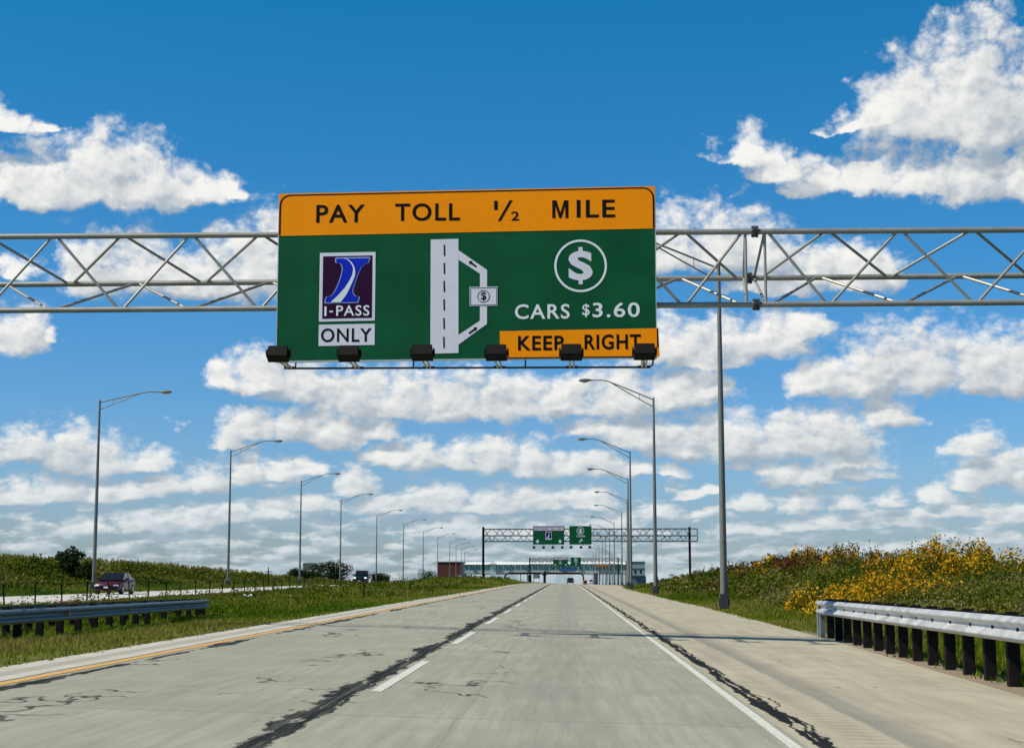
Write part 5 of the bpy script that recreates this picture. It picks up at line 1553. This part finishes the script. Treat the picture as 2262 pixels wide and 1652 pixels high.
# --- trees
def tree(name, label, px, Y, W, H, nl, leaf, group=None, tone=0.45, base=0.15, x=None):
    x = at(px, 1271, Y).x if x is None else x
    z0 = gz1(x, Y)
    r = empty(name, (x, Y, z0)); tag(r, label, 'tree', group)
    mb = MB()
    mb.path([(0, 0, -0.3), (0.03 * H, 0, H * 0.3), (0, 0, H * 0.75)], [0.035 * H, 0.025 * H, 0.006 * H], 8)
    cl = []
    for k in range(11):
        a = k * 2.4 + random.uniform(-.4, .4); t = 0.2 + 0.6 * k / 11
        st = Vector((0.01 * H, 0, H * t)); L = W * 0.42 * random.uniform(0.6, 1.05) * (1.1 - abs(t - 0.45))
        en = st + Vector((math.cos(a) * L, math.sin(a) * L, H * random.uniform(0.08, 0.25)))
        mb.path([st, (st + en) / 2 + Vector((0, 0, 0.02 * H)), en], [0.012 * H, 0.008 * H, 0.003 * H], 5)
        cl.append((en, 0.21 * W * random.uniform(0.7, 1.15)))
    mb.build('trunk', M['bark'], r, smooth=True)
    for k in range(9):
        a = random.uniform(0, 2 * math.pi); u = random.uniform(base, 0.92)
        rr_ = W * 0.34 * math.sin(math.pi * min(0.95, u * 0.8 + 0.18)) * random.uniform(0.3, 1.0)
        cl.append((Vector((math.cos(a) * rr_, math.sin(a) * rr_, H * u)), W * random.uniform(0.13, 0.22)))
    V_, F_, T_, n0 = [], [], [], 0
    for c, rad in cl:
        m_ = int(nl / len(cl))
        d = rng.normal(size=(m_, 3)); d /= np.linalg.norm(d, axis=1, keepdims=True)
        pos = np.array(c) + d * (rad * rng.uniform(0.25, 1.05, m_) ** 0.5)[:, None] * np.array([1, 1, 0.8])
        pos[:, 2] = np.maximum(pos[:, 2], 0.03 * H)
        V, F = leaf_cloud(pos, leaf * rng.uniform(0.6, 1.4, m_), 0.1, 0.6)
        V_.append(V); F_.append(F + n0); n0 += len(V)
        T_.append(np.repeat(np.clip(tone + random.uniform(-.15, .15) + rng.normal(0, 0.14, m_), 0, 1), 4))
    o = np_mesh('crown', np.concatenate(V_), np.concatenate(F_), M['tree_leaf'], np.concatenate(T_))
    o.parent = r
    return r
tree('small_tree', 'small dark bushy tree rising from the corn at the far left', 150, 128, 2.2, 2.6, 2600, 0.22)
tree('bush', 'dark rounded bush at the corn edge just left of the first left lamp', 190, 126, 1.5, 1.7, 1200, 0.2)
TG = 'far trees along the horizon'
for i, (px, Y, W, top, lab) in enumerate([(652, 395, 4.5, 1256, 'small far tree left of the grey billboard'), (676, 405, 4.5, 1261, 'low far tree directly below the grey billboard'), (705, 400, 7, 1247, 'broad dark far tree right of the grey billboard'),
        (728, 396, 8, 1243, 'tallest dark far tree of the clump beside the grey billboard'), (750, 398, 7, 1248, 'dark far tree at the right end of the billboard clump'),
        (826, 460, 6, 1270, 'low dark far tree just right of the oncoming black truck'), (840, 465, 6.5, 1271, 'low dark far tree between two lamps right of the black truck'), (944, 700, 9, 1258, 'dark far tree left of the brick plaza building')]):
    p = at(px, top, Y); H = p.z - gz1(p.x, Y)
    tree('far_tree', lab, px, Y, W, max(2.0, H), 1700, 0.42, TG, 0.35)
for px, Y, W, top, lab in ((1647, 420, 6, 1268, 'low dark far tree on the horizon just left of the russet weeds'), (1628, 430, 5, 1272, 'tiny dark far bush on the horizon right of the second right lamp'), (1590, 260, 3.2, 1263, 'rounded dull bush at the foot of the gantry right leg')):
    p = at(px, top, Y); H = p.z - gz1(p.x, Y)
    tree('far_bush', lab, px, Y, W, max(1.2, H), 900, 0.3, TG, 0.4)
